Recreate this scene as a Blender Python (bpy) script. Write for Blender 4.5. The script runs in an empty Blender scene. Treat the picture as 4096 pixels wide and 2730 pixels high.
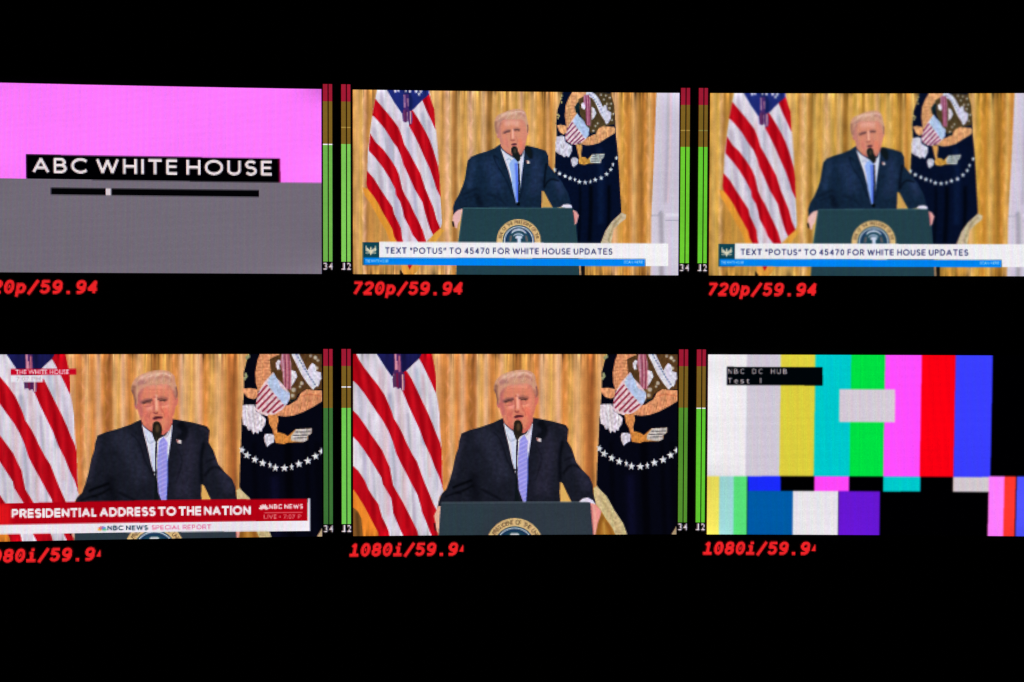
import bpy, math
import numpy as np
from mathutils import Matrix, Vector

# ------------------------------------------------------------------ camera, world, exposure
sc = bpy.context.scene
COL = sc.collection
S = 0.19                       # width of one video picture on the wall, metres
ZC = 1.55                      # height of the middle of the display above the floor
CURVE = 0.0276                 # gentle inward curve of the display wall
FOC = 5000.0
PITCH, PICH, ROWP = 1.09484, 0.56023, 0.80499   # column pitch, picture height, row pitch (picture widths)

rx, ry, rz = 0.03132322, 0.04362214, -0.00292127
tx, ty, tz = 0.012984777, 0.081954380, -3.857821170
ca, sa, cb, sb, cc, sg = math.cos(rx), math.sin(rx), math.cos(ry), math.sin(ry), math.cos(rz), math.sin(rz)
Rx = Matrix(((1, 0, 0), (0, ca, -sa), (0, sa, ca)))
Ry = Matrix(((cb, 0, sb), (0, 1, 0), (-sb, 0, cb)))
Rz = Matrix(((cc, -sg, 0), (sg, cc, 0), (0, 0, 1)))
A = Matrix(((1, 0, 0), (0, 0, 1), (0, -1, 0)))
W2C = (Rz @ Rx @ Ry @ A).to_4x4()
W2C.translation = Vector((tx * S, ty * S, tz * S))
cam_d = bpy.data.cameras.new('camera')
cam = bpy.data.objects.new('camera', cam_d)
COL.objects.link(cam)
cam.matrix_world = Matrix.Translation((0, 0, ZC)) @ W2C.inverted()
cam_d.sensor_width = 36.0
cam_d.lens = FOC / 4096 * 36.0
cam_d.clip_start = 0.02
cam_d.clip_end = 50
cam_d.dof.use_dof = True
cam_d.dof.focus_distance = 0.7317
cam_d.dof.aperture_fstop = 11.0
sc.camera = cam

world = bpy.data.worlds.new('World')
sc.world = world
world.use_nodes = True
world.node_tree.nodes['Background'].inputs[0].default_value = (0.5, 0.6, 0.8, 1)
world.node_tree.nodes['Background'].inputs[1].default_value = 0.0006
sc.view_settings.view_transform = 'Standard'
sc.view_settings.look = 'None'
sc.view_settings.exposure = 0
sc.view_settings.gamma = 1
GAIN = 1.0
rng = np.random.default_rng(7)


# ------------------------------------------------------------------ surface of the curved wall
def surf(X, Z, out=0.0):
    """X, Z in picture widths from the middle of the display; out in metres towards the room."""
    X = np.asarray(X, float); Z = np.asarray(Z, float)
    y = -CURVE * X * X * S
    n = 2 * CURVE * X
    return np.stack([X * S + out * n * 1.0, y - out, Z * S + ZC + 0 * X], -1)


# ------------------------------------------------------------------ materials
def screen_material():
    m = bpy.data.materials.new('lit_display_pixels')
    m.use_nodes = True
    nt = m.node_tree; nt.nodes.clear()
    N = nt.nodes.new; L = nt.links.new
    at = N('ShaderNodeAttribute'); at.attribute_name = 'pixel'
    uv = N('ShaderNodeUVMap'); uv.uv_map = 'grid'
    sp = N('ShaderNodeSeparateXYZ'); L(uv.outputs[0], sp.inputs[0])
    def ripple(sock, lo, phase):
        a = N('ShaderNodeMath'); a.operation = 'MULTIPLY_ADD'; a.inputs[1].default_value = 2 * math.pi; a.inputs[2].default_value = phase; L(sock, a.inputs[0])
        s = N('ShaderNodeMath'); s.operation = 'COSINE'; L(a.outputs[0], s.inputs[0])
        r = N('ShaderNodeMapRange'); r.inputs[1].default_value = -1; r.inputs[2].default_value = 1
        r.inputs[3].default_value = 2 - lo; r.inputs[4].default_value = lo; L(s.outputs[0], r.inputs[0])
        return r.outputs[0]
    rows = ripple(sp.outputs[1], 0.82, 0.0)
    comb = N('ShaderNodeCombineColor')
    for k, ph in enumerate((2.1, 0.0, -2.1)):      # red, green and blue stripes of each pixel
        mu = N('ShaderNodeMath'); mu.operation = 'MULTIPLY'
        L(ripple(sp.outputs[0], 0.6, ph), mu.inputs[0]); L(rows, mu.inputs[1]); L(mu.outputs[0], comb.inputs[k])
    mx = N('ShaderNodeMix'); mx.data_type = 'RGBA'; mx.blend_type = 'MULTIPLY'; mx.inputs[0].default_value = 1
    L(at.outputs['Color'], mx.inputs[6]); L(comb.outputs[0], mx.inputs[7])
    b = N('ShaderNodeBsdfPrincipled')
    b.inputs['Base Color'].default_value = (0.004, 0.004, 0.005, 1)
    b.inputs['Roughness'].default_value = 0.35
    L(mx.outputs[2], b.inputs['Emission Color']); b.inputs['Emission Strength'].default_value = GAIN
    o = N('ShaderNodeOutputMaterial'); L(b.outputs[0], o.inputs[0])
    return m


def dark_material(name, col, rough, bump=0.0):
    m = bpy.data.materials.new(name); m.use_nodes = True
    nt = m.node_tree; b = nt.nodes['Principled BSDF']
    n = nt.nodes.new('ShaderNodeTexNoise'); n.inputs['Scale'].default_value = 60
    r = nt.nodes.new('ShaderNodeMapRange'); r.inputs[3].default_value = rough - .08; r.inputs[4].default_value = rough + .08
    nt.links.new(n.outputs[0], r.inputs[0]); nt.links.new(r.outputs[0], b.inputs['Roughness'])
    b.inputs['Base Color'].default_value = (*col, 1)
    if bump:
        bp = nt.nodes.new('ShaderNodeBump'); bp.inputs['Strength'].default_value = bump
        nt.links.new(n.outputs[0], bp.inputs['Height']); nt.links.new(bp.outputs[0], b.inputs['Normal'])
    return m


M_PIX = screen_material()
M_BLACK = dark_material('black_screen_glass', (0.004, 0.004, 0.005), 0.3)
M_CASE = dark_material('black_plastic_case', (0.008, 0.008, 0.009), 0.55, 0.1)
M_WALL = dark_material('dark_painted_wall', (0.012, 0.012, 0.014), 0.8, 0.2)


def tag(o, label=None, cat=None, group=None, kind=None):
    for k, v in (('label', label), ('category', cat), ('group', group), ('kind', kind)):
        if v: o[k] = v
    return o


# ------------------------------------------------------------------ raster of display pixels
NPX = 288            # display pixels across one picture
SS = 4               # samples per display pixel


def srgb2lin(c):
    c = np.clip(c, 0, 1)
    return np.where(c <= 0.04045, c / 12.92, ((c + 0.055) / 1.055) ** 2.4)


def smooth_pts(p, closed=True, n=6):
    p = np.asarray(p, float); m = len(p); out = []
    idx = range(m) if closed else range(m - 1)
    for i in idx:
        if closed: a, b, c, d = p[i - 1], p[i], p[(i + 1) % m], p[(i + 2) % m]
        else: a, b, c, d = p[max(i - 1, 0)], p[i], p[i + 1], p[min(i + 2, m - 1)]
        for k in range(n):
            t = k / n
            out.append(.5 * ((2 * b) + (-a + c) * t + (2 * a - 5 * b + 4 * c - d) * t * t + (-a + 3 * b - 3 * c + d) * t ** 3))
    if not closed: out.append(p[-1])
    return np.array(out)


def blur(a, sy, sx):
    for ax, s in ((0, sy), (1, sx)):
        if s <= 0: continue
        r = int(3 * s + 1); k = np.exp(-.5 * (np.arange(-r, r + 1) / s) ** 2); k /= k.sum()
        pad = [(0, 0)] * a.ndim; pad[ax] = (r, r)
        b = np.pad(a, pad, mode='edge'); out = np.zeros_like(a)
        for i, w in enumerate(k):
            sl = [slice(None)] * a.ndim; sl[ax] = slice(i, i + a.shape[ax]); out += w * b[tuple(sl)]
        a = out
    return a


class Pic:
    """A raster of display pixels. Coordinates are picture widths from the picture's top left corner, y down."""
    def __init__(s, u0, v0, cols, rows, bg=None, cell=1.0 / NPX, cellv=None):
        s.u0, s.v0, s.cols, s.rows, s.cell = u0, v0, cols, rows, cell
        s.cv = cellv or cell
        s.w, s.h = cols * SS, rows * SS
        s.rgb = np.zeros((s.h, s.w, 3)); s.ids = np.zeros((s.h, s.w), int)
        s.parts = {}; s.names = [None]; s.fr = lambda p: p
        if bg is not None: s.rgb[:] = np.array(bg) / 255

    def pid(s, part):
        if part.endswith('#'):
            s.names.append(part[:-1]); return len(s.names) - 1
        if part not in s.parts:
            s.names.append(part); s.parts[part] = len(s.names) - 1
        return s.parts[part]

    def px(s, pts):
        p = s.fr(np.asarray(pts, float).reshape(-1, 2))
        return np.stack([(p[:, 0] - s.u0) / s.cell * SS, (p[:, 1] - s.v0) / s.cv * SS], -1)

    def mask(s, P, sx=1.0):
        x0, y0 = np.floor(P.min(0)).astype(int) - 1; x1, y1 = np.ceil(P.max(0)).astype(int) + 1
        x0, y0 = max(x0, 0), max(y0, 0); x1, y1 = min(x1, s.w), min(y1, s.h)
        if x1 <= x0 or y1 <= y0: return None
        D = np.zeros((y1 - y0, x1 - x0 + 1), int)
        Q = np.roll(P, -1, 0)
        for (ax, ay), (bx, by) in zip(P, Q):
            if ay == by: continue
            lo, hi = (ay, by) if ay < by else (by, ay)
            r0, r1 = max(math.ceil(lo - .5), y0), min(math.ceil(hi - .5), y1)
            if r1 <= r0: continue
            r = np.arange(r0, r1); xc = ax + (bx - ax) * (r + .5 - ay) / (by - ay)
            c = np.clip(np.ceil(xc - .5).astype(int) - x0, 0, x1 - x0)
            np.add.at(D, (r - y0, c), 1)
        return (np.cumsum(D, 1)[:, :-1] % 2).astype(float), x0, y0, x1, y1

    def lay(s, m, x0, y0, x1, y1, col, part=None, soft=0, a=1.0, only=None):
        soft = soft * .55
        if soft:
            r = int(3 * soft + 1); X0, Y0, X1, Y1 = max(x0 - r, 0), max(y0 - r, 0), min(x1 + r, s.w), min(y1 + r, s.h)
            M = np.zeros((Y1 - Y0, X1 - X0)); M[y0 - Y0:y1 - Y0, x0 - X0:x1 - X0] = m
            m = blur(M, soft, soft); x0, y0, x1, y1 = X0, Y0, X1, Y1
        if only is not None:
            ok = [i for i, n in enumerate(s.names) if n and any(n == o or n.startswith(o + '/') for o in only)]
            m = m * np.isin(s.ids[y0:y1, x0:x1], ok)
        R = s.rgb[y0:y1, x0:x1]
        R += (np.array(col) / 255 - R) * (m * a)[..., None]
        if part: s.ids[y0:y1, x0:x1][m > .5] = s.pid(part)

    def fill(s, pts, col, part=None, soft=0, a=1.0, only=None, smooth=False):
        P = s.px(pts)
        if smooth: P = smooth_pts(P)
        r = s.mask(P)
        if r: s.lay(*r, col, part, soft, a, only)

    def rect(s, x0, y0, x1, y1, col, part=None, **k):
        s.fill([(x0, y0), (x1, y0), (x1, y1), (x0, y1)], col, part, **k)

    def ell(s, cx, cy, rx, ry, col, part=None, rot=0, **k):
        t = np.linspace(0, 2 * math.pi, 28, endpoint=False); c, q = math.cos(rot), math.sin(rot)
        x, y = rx * np.cos(t), ry * np.sin(t)
        s.fill(np.stack([cx + x * c - y * q, cy + x * q + y * c], -1), col, part, **k)

    def line(s, pts, w, col, part=None, smooth=True, **k):
        p = np.asarray(pts, float)
        if smooth and len(p) > 2: p = smooth_pts(p, False)
        w = np.broadcast_to(np.interp(np.linspace(0, 1, len(p)), np.linspace(0, 1, np.size(w)), np.atleast_1d(w)), len(p))
        d = np.gradient(p, axis=0); n = np.stack([-d[:, 1], d[:, 0]], -1); n /= np.linalg.norm(n, axis=1)[:, None] + 1e-9
        s.fill(np.concatenate([p + n * w[:, None] / 2, (p - n * w[:, None] / 2)[::-1]]), col, part, **k)

    def star(s, cx, cy, r, col, part=None, sx=1.0, rot=0, **k):
        t = np.arange(10) * math.pi / 5 - math.pi / 2 + rot; q = np.where(np.arange(10) % 2 == 0, r, r * .42)
        s.fill(np.stack([cx + q * np.cos(t) * sx, cy + q * np.sin(t)], -1), col, part, **k)

    def text(s, string, x0, x1, ytop, ybase, col, part=None, bold=0.0, shear=0.0, slope=0.0, a=1.0):
        tris, (mx0, mx1), cap = glyphs(string, bold, shear)
        T = np.empty(tris.shape); k = (x1 - x0) / (mx1 - mx0)
        T[..., 0] = x0 + (tris[..., 0] - mx0) * k
        T[..., 1] = ybase - tris[..., 1] / cap * (ybase - ytop) + slope * (T[..., 0] - x0)
        P = s.px(T.reshape(-1, 2)).reshape(-1, 3, 2)
        M = np.zeros((s.h, s.w))
        for t in P:
            r = s.mask(t)
            if r: M[r[2]:r[4], r[1]:r[3]] = np.maximum(M[r[2]:r[4], r[1]:r[3]], r[0])
        ys, xs = np.nonzero(M)
        if len(ys) == 0: return
        y0, y1, xx0, xx1 = ys.min(), ys.max() + 1, xs.min(), xs.max() + 1
        s.lay(M[y0:y1, xx0:xx1], xx0, y0, xx1, y1, col, part, 0, a)

    def letters(s, string, x0, x1, ytop, ybase, col, part=None, wt=.16, shear=0.0, slope=0.0, a=1.0, gap=.26, mono=0, space=.34):
        """sans lettering drawn from pen strokes; mono > 0 gives every character that cell width"""
        H = ybase - ytop; pen = 0.0; items = []
        for ch in string:
            if ch == ' ':
                pen += mono or space; continue
            w, st = STROKES[ch]
            off = (mono - w - wt) / 2 if mono else 0
            items.append((pen + off, st)); pen += mono if mono else w + wt + gap
        total = pen if mono else pen - gap
        k = (x1 - x0) / total
        M = np.zeros((s.h, s.w))
        def put(P):
            r = s.mask(s.px(P))
            if r: M[r[2]:r[4], r[1]:r[3]] = np.maximum(M[r[2]:r[4], r[1]:r[3]], r[0])
        hw = wt * H / 2
        for ox, st in items:
            for pl in st:
                q = np.asarray(pl, float).copy()
                yy = wt / 2 + q[:, 1] * (1 - wt)
                X = x0 + (ox + wt / 2 + q[:, 0] + shear * (yy - .5)) * k; Y = ybase - yy * H + slope * (X - x0)
                P = np.stack([X, Y], -1)
                for A_, B_ in zip(P[:-1], P[1:]):
                    d = (B_ - A_) / (np.hypot(*(B_ - A_)) + 1e-9); n = np.array([-d[1], d[0]]) * hw
                    e = d * hw * (.9 if len(P) == 2 else .5)
                    put(np.array([A_ - e + n, B_ + e + n, B_ + e - n, A_ - e - n]))
        ys, xs = np.nonzero(M)
        if len(ys) == 0: return
        y0, y1, xa, xb = ys.min(), ys.max() + 1, xs.min(), xs.max() + 1
        s.lay(M[y0:y1, xa:xb], xa, y0, xb, y1, col, part, 0, a)

    def build(s, thing, tile, labels={}, drop=False, noise=0.012):
        """cells -> meshes parented to the thing; 'part/sub' names nest one level."""
        c = s.rgb.reshape(s.rows, SS, s.cols, SS, 3).mean((1, 3))
        c = c * (1 + .008 * rng.standard_normal((1, s.cols, 3)) + .003 * rng.standard_normal((s.rows, 1, 1)))
        big = blur(rng.standard_normal((s.rows, s.cols, 1)), 9, 22); c = c * (1 + .012 * big / big.std())
        c = np.clip(c * (1 + noise * rng.standard_normal(c.shape[:2])[..., None]), 0, 1)
        idc = s.ids.reshape(s.rows, SS, s.cols, SS).transpose(0, 2, 1, 3).reshape(s.rows, s.cols, -1)
        if drop: idc = idc.max(-1)                       # any coverage lights the pixel
        else: idc = s.ids[SS // 2::SS, SS // 2::SS]
        lin = srgb2lin(c)
        made = {}
        X0, Z0 = tile_origin(tile)
        def mesh_for(i, name, parent):
            rr, cl = np.nonzero(idc == i)
            if len(rr) == 0: return None
            q = np.stack([np.stack([rr + 1, cl], -1), np.stack([rr + 1, cl + 1], -1), np.stack([rr, cl + 1], -1), np.stack([rr, cl], -1)], 1)
            key = q[..., 0] * (s.cols + 1) + q[..., 1]
            un, inv = np.unique(key, return_inverse=True); inv = inv.reshape(-1)
            vr, vc = un // (s.cols + 1), un % (s.cols + 1)
            X = X0 + s.u0 + vc * s.cell; Z = Z0 - (s.v0 + vr * s.cv)
            V = surf(X, Z, 0.0012)
            me = bpy.data.meshes.new(name); nf = len(rr)
            me.vertices.add(len(un)); me.vertices.foreach_set('co', V.ravel())
            me.loops.add(nf * 4); me.loops.foreach_set('vertex_index', inv.astype(np.int32))
            me.polygons.add(nf); me.polygons.foreach_set('loop_start', np.arange(nf, dtype=np.int32) * 4)
            uvl = me.uv_layers.new(name='grid')
            g = np.stack([q[..., 1] + 0.0, -q[..., 0] + 0.0], -1).reshape(-1, 2)
            uvl.data.foreach_set('uv', g.ravel())
            at = me.attributes.new('pixel', 'FLOAT_COLOR', 'FACE')
            fc = np.ones((nf, 4)); fc[:, :3] = lin[rr, cl]
            at.data.foreach_set('color', fc.ravel())
            me.materials.append(M_PIX); me.update(); me.validate()
            o = bpy.data.objects.new(name, me); COL.objects.link(o); o.parent = parent
            return o
        for i, full in enumerate(s.names):
            if i == 0 or '/' in full: continue
            o = mesh_for(i, full, thing)
            if o is not None:
                made[full] = o
                if full in labels: o['label'] = labels[full]
        for i, full in enumerate(s.names):
            if i == 0 or '/' not in full: continue
            par, sub = full.split('/')
            if par not in made:
                e = bpy.data.objects.new(par, None); COL.objects.link(e); e.parent = thing; e.empty_display_size = .01
                made[par] = e
                if par in labels: e['label'] = labels[par]
            o = mesh_for(i, sub, made[par])
            if o is not None and full in labels: o['label'] = labels[full]
        return made


def arc(cx, cy, rx_, ry_, a0, a1, n=12):
    return [(cx + rx_ * math.cos(math.radians(a0 + (a1 - a0) * i / n)), cy + ry_ * math.sin(math.radians(a0 + (a1 - a0) * i / n))) for i in range(n + 1)]


STROKES = {
    'A': (.76, [[(0, 0), (.38, 1), (.76, 0)], [(.13, .3), (.63, .3)]]),
    'B': (.58, [[(0, 0), (0, 1), (.3, 1)] + arc(.3, .76, .22, .24, 90, -90) + [(0, .52)], [(.3, .52)] + arc(.32, .26, .26, .26, 90, -90) + [(0, 0)]]),
    'C': (.74, [arc(.45, .5, .45, .5, 48, 312, 16)]),
    'D': (.68, [[(0, 0), (0, 1), (.24, 1)] + arc(.24, .5, .44, .5, 90, -90) + [(0, 0)]]),
    'E': (.5, [[(.5, 1), (0, 1), (0, 0), (.5, 0)], [(0, .52), (.44, .52)]]),
    'F': (.48, [[(.48, 1), (0, 1), (0, 0)], [(0, .5), (.42, .5)]]),
    'H': (.64, [[(0, 0), (0, 1)], [(.64, 0), (.64, 1)], [(0, .5), (.64, .5)]]),
    'I': (0.0, [[(0, 0), (0, 1)]]),
    'L': (.44, [[(0, 1), (0, 0), (.44, 0)]]),
    'M': (.8, [[(0, 0), (0, 1), (.4, .35), (.8, 1), (.8, 0)]]),
    'N': (.66, [[(0, 0), (0, 1), (.66, 0), (.66, 1)]]),
    'O': (.9, [arc(.45, .5, .45, .5, 0, 360, 20)]),
    'P': (.54, [[(0, 0), (0, 1), (.28, 1)] + arc(.28, .72, .26, .28, 90, -90) + [(0, .44)]]),
    'R': (.56, [[(0, 0), (0, 1), (.28, 1)] + arc(.28, .72, .26, .28, 90, -90) + [(0, .44)], [(.28, .44), (.56, 0)]]),
    'S': (.52, [arc(.26, .75, .25, .25, 35, 180, 8) + arc(.26, .75, .25, .25, 180, 260, 4)[1:] + arc(.26, .25, .26, .26, 85, -145, 12)]),
    'T': (.62, [[(0, 1), (.62, 1)], [(.31, 1), (.31, 0)]]),
    'U': (.62, [[(0, 1), (0, .31)] + arc(.31, .31, .31, .31, 180, 360) + [(.62, 1)]]),
    'V': (.7, [[(0, 1), (.35, 0), (.7, 1)]]),
    'W': (1.1, [[(0, 1), (.28, 0), (.55, .95), (.82, 0), (1.1, 1)]]),
    'X': (.62, [[(0, 0), (.62, 1)], [(0, 1), (.62, 0)]]),
    '0': (.5, [arc(.25, .5, .25, .5, 0, 360, 18)]),
    '1': (.3, [[(0, .8), (.16, 1), (.16, 0)], [(-.08, 0), (.42, 0)]]),
    '2': (.5, [arc(.25, .74, .25, .26, 160, -40, 10) + [(0, 0), (.5, 0)]]),
    '3': (.48, [arc(.23, .75, .23, .25, 150, -85, 9), arc(.23, .26, .25, .26, 85, -150, 10)]),
    '4': (.54, [[(.4, 0), (.4, 1), (0, .3), (.54, .3)]]),
    '5': (.5, [[(.46, 1), (.06, 1), (.03, .56)] + arc(.23, .31, .26, .31, 105, -150, 12)]),
    '7': (.5, [[(0, 1), (.5, 1), (.16, 0)]]),
    '8': (.5, [arc(.25, .75, .22, .25, 0, 360, 14), arc(.25, .26, .25, .26, 0, 360, 14)]),
    '9': (.5, [arc(.25, .7, .25, .3, 0, 360, 14), [(.5, .7)] + arc(.2, .42, .3, .42, 20, -80, 8) + [(.04, 0)]]),
    'p': (.46, [[(0, -.3), (0, .72)], arc(.23, .36, .23, .34, 0, 360, 14)]),
    'i': (.3, [[(-.02, .68), (.15, .68), (.15, 0)], [(-.08, 0), (.38, 0)], [(.14, 1.0), (.17, 1.0)]]),
    '/': (.46, [[(0, -.08), (.46, 1)]]),
    '.': (.02, [[(0, 0), (.03, 0)]]),
    ':': (.02, [[(0, .12), (.02, .12)], [(0, .6), (.02, .6)]]),
    '•': (.1, [[(0, .45), (.1, .45)]]),
    '“': (.26, [[(0, .72), (.05, .98)], [(.24, .72), (.29, .98)]]),
    '”': (.26, [[(.05, .98), (0, .72)], [(.29, .98), (.24, .72)]]),
}
_gc = {}
def glyphs(string, bold, shear):
    key = (string, bold, shear)
    if key in _gc: return _gc[key]
    def tri(st):
        cu = bpy.data.curves.new('lettering', 'FONT'); cu.body = st; cu.size = 1; cu.offset = bold; cu.shear = shear; cu.resolution_u = 4
        o = bpy.data.objects.new('lettering', cu); COL.objects.link(o)
        bpy.context.view_layer.update()
        dg = bpy.context.evaluated_depsgraph_get(); e = o.evaluated_get(dg); me = e.to_mesh()
        me.calc_loop_triangles()
        co = np.empty(len(me.vertices) * 3); me.vertices.foreach_get('co', co); co = co.reshape(-1, 3)[:, :2]
        ix = np.empty(len(me.loop_triangles) * 3, int); me.loop_triangles.foreach_get('vertices', ix)
        e.to_mesh_clear(); bpy.data.objects.remove(o); bpy.data.curves.remove(cu)
        return co[ix].reshape(-1, 3, 2)
    t = tri(string); h = tri('H')[..., 1].max()
    _gc[key] = (t, (t[..., 0].min(), t[..., 0].max()), h)
    return _gc[key]


def tile_origin(t):
    c, r = t
    return (c - 1) * PITCH - .5, ROWP / 2 + PICH / 2 - r * ROWP


# reading frames: the zoomed views the artwork of a picture was measured in -> picture coordinates
def framer(ox, oy, k, corners):
    (ax, ay), (bx, by), (cx, cy), (dx, dy) = corners        # TL TR BL BR
    def f(p):
        X, Y = ox + k * p[:, 0], oy + k * p[:, 1]
        u = (X - ax) / (bx - ax); v = (Y - ay) / (cy - ay)
        for _ in range(4):
            xl, xr = ax + v * (cx - ax), bx + v * (dx - bx); u = (X - xl) / (xr - xl)
            yt, yb = ay + u * (by - ay), cy + u * (dy - cy); v = (Y - yt) / (yb - yt)
        return np.stack([u, v * PICH], -1)
    return f


Q_MID = ((1412.1, 363.7), (2719, 375), (1414.3, 1102.2), (2712, 1106.5))
Q_CLOSE = ((1414.3, 1421.6), (2707, 1421.6), (1413.1, 2145.2), (2704.6, 2137.4))
Q_ABC = ((-78, 329), (1287, 356.6), (-78, 1088), (1288, 1095.5))
Q_NBC = ((-72, 1417), (1288.5, 1418.6), (-72, 2166), (1288, 2143.4))
Q_BARS = ((2829.3, 1419.7), (4125, 1416.5), (2822.5, 2138), (4119, 2142))
Q_MID3 = ((2842.6, 376.9), (4149, 372), (2834.3, 1105.1), (4137, 1099))


def curtain(p, keys, warm, seed):
    """gold brocade curtain: vertical folds, thread streaks and a faint woven motif"""
    g = np.random.default_rng(seed)
    u = (np.arange(p.w) + .5) / SS * p.cell
    ku = np.array([k[0] for k in keys]); kc = np.array([k[1] for k in keys], float) / 255
    base = np.stack([np.interp(u, ku, kc[:, i]) for i in range(3)], -1)
    base = blur(base[None], 0, 3)[0]
    mean = base.mean(0); base = mean + (base - mean) * .7; grey = base.mean(1, keepdims=True); base = np.array([1.03, 1.0, 1.10]) * (grey + (base - grey) * .97)
    th = g.standard_normal((p.h, p.w)); th = blur(th, 60, 2.2); th /= th.std()
    bl = g.standard_normal((p.h, p.w)); bl = blur(bl, 13, 6); bl /= bl.std()
    v = (np.arange(p.h) + .5) / SS * p.cv
    mot = np.zeros((p.h, p.w))
    for cu in (0.035, .12, .29, .36, .45, .56, .66, .83, .9):
        mot += np.exp(-((u[None] - cu - .006 * np.sin(v[:, None] * 75 + cu * 40)) / .004) ** 2) * (0.5 + .5 * np.sin(v[:, None] * 140 + cu * 90))
    fine = g.standard_normal((p.h, p.w)); fine = blur(fine, 26, 1.1); fine /= fine.std()
    L = .975 + .035 * fine + .035 * th + .04 * bl + .12 * mot
    p.rgb[:] = np.clip(base[None] * L[..., None] * np.array(warm), 0, 1)
    p.rgb[..., 2] = np.clip(p.rgb[..., 2] + .05 * mot, 0, 1)
    p.ids[:] = p.pid('curtain')


def shade(p, only, amp, sx, sy, seed, tint=(1, 1, 1)):
    g = np.random.default_rng(seed); n = blur(g.standard_normal((p.h, p.w)), sy, sx); n /= n.std()
    ok = [i for i, nm in enumerate(p.names) if nm and any(nm == o or nm.startswith(o + '/') for o in only)]
    m = np.isin(p.ids, ok)[..., None]
    p.rgb[:] = np.clip(p.rgb * (1 + m * amp * n[..., None] * np.array(tint)), 0, 1)


RED = (186, 8, 24)
WHT = (216, 208, 222)


def flag_shading(p, folds):
    for pts, w, col, a, soft in folds:
        p.line(pts, w, tuple(c * .86 for c in col), soft=soft, a=min(1, a * 1.25), only=['striped_flag'])


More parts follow.
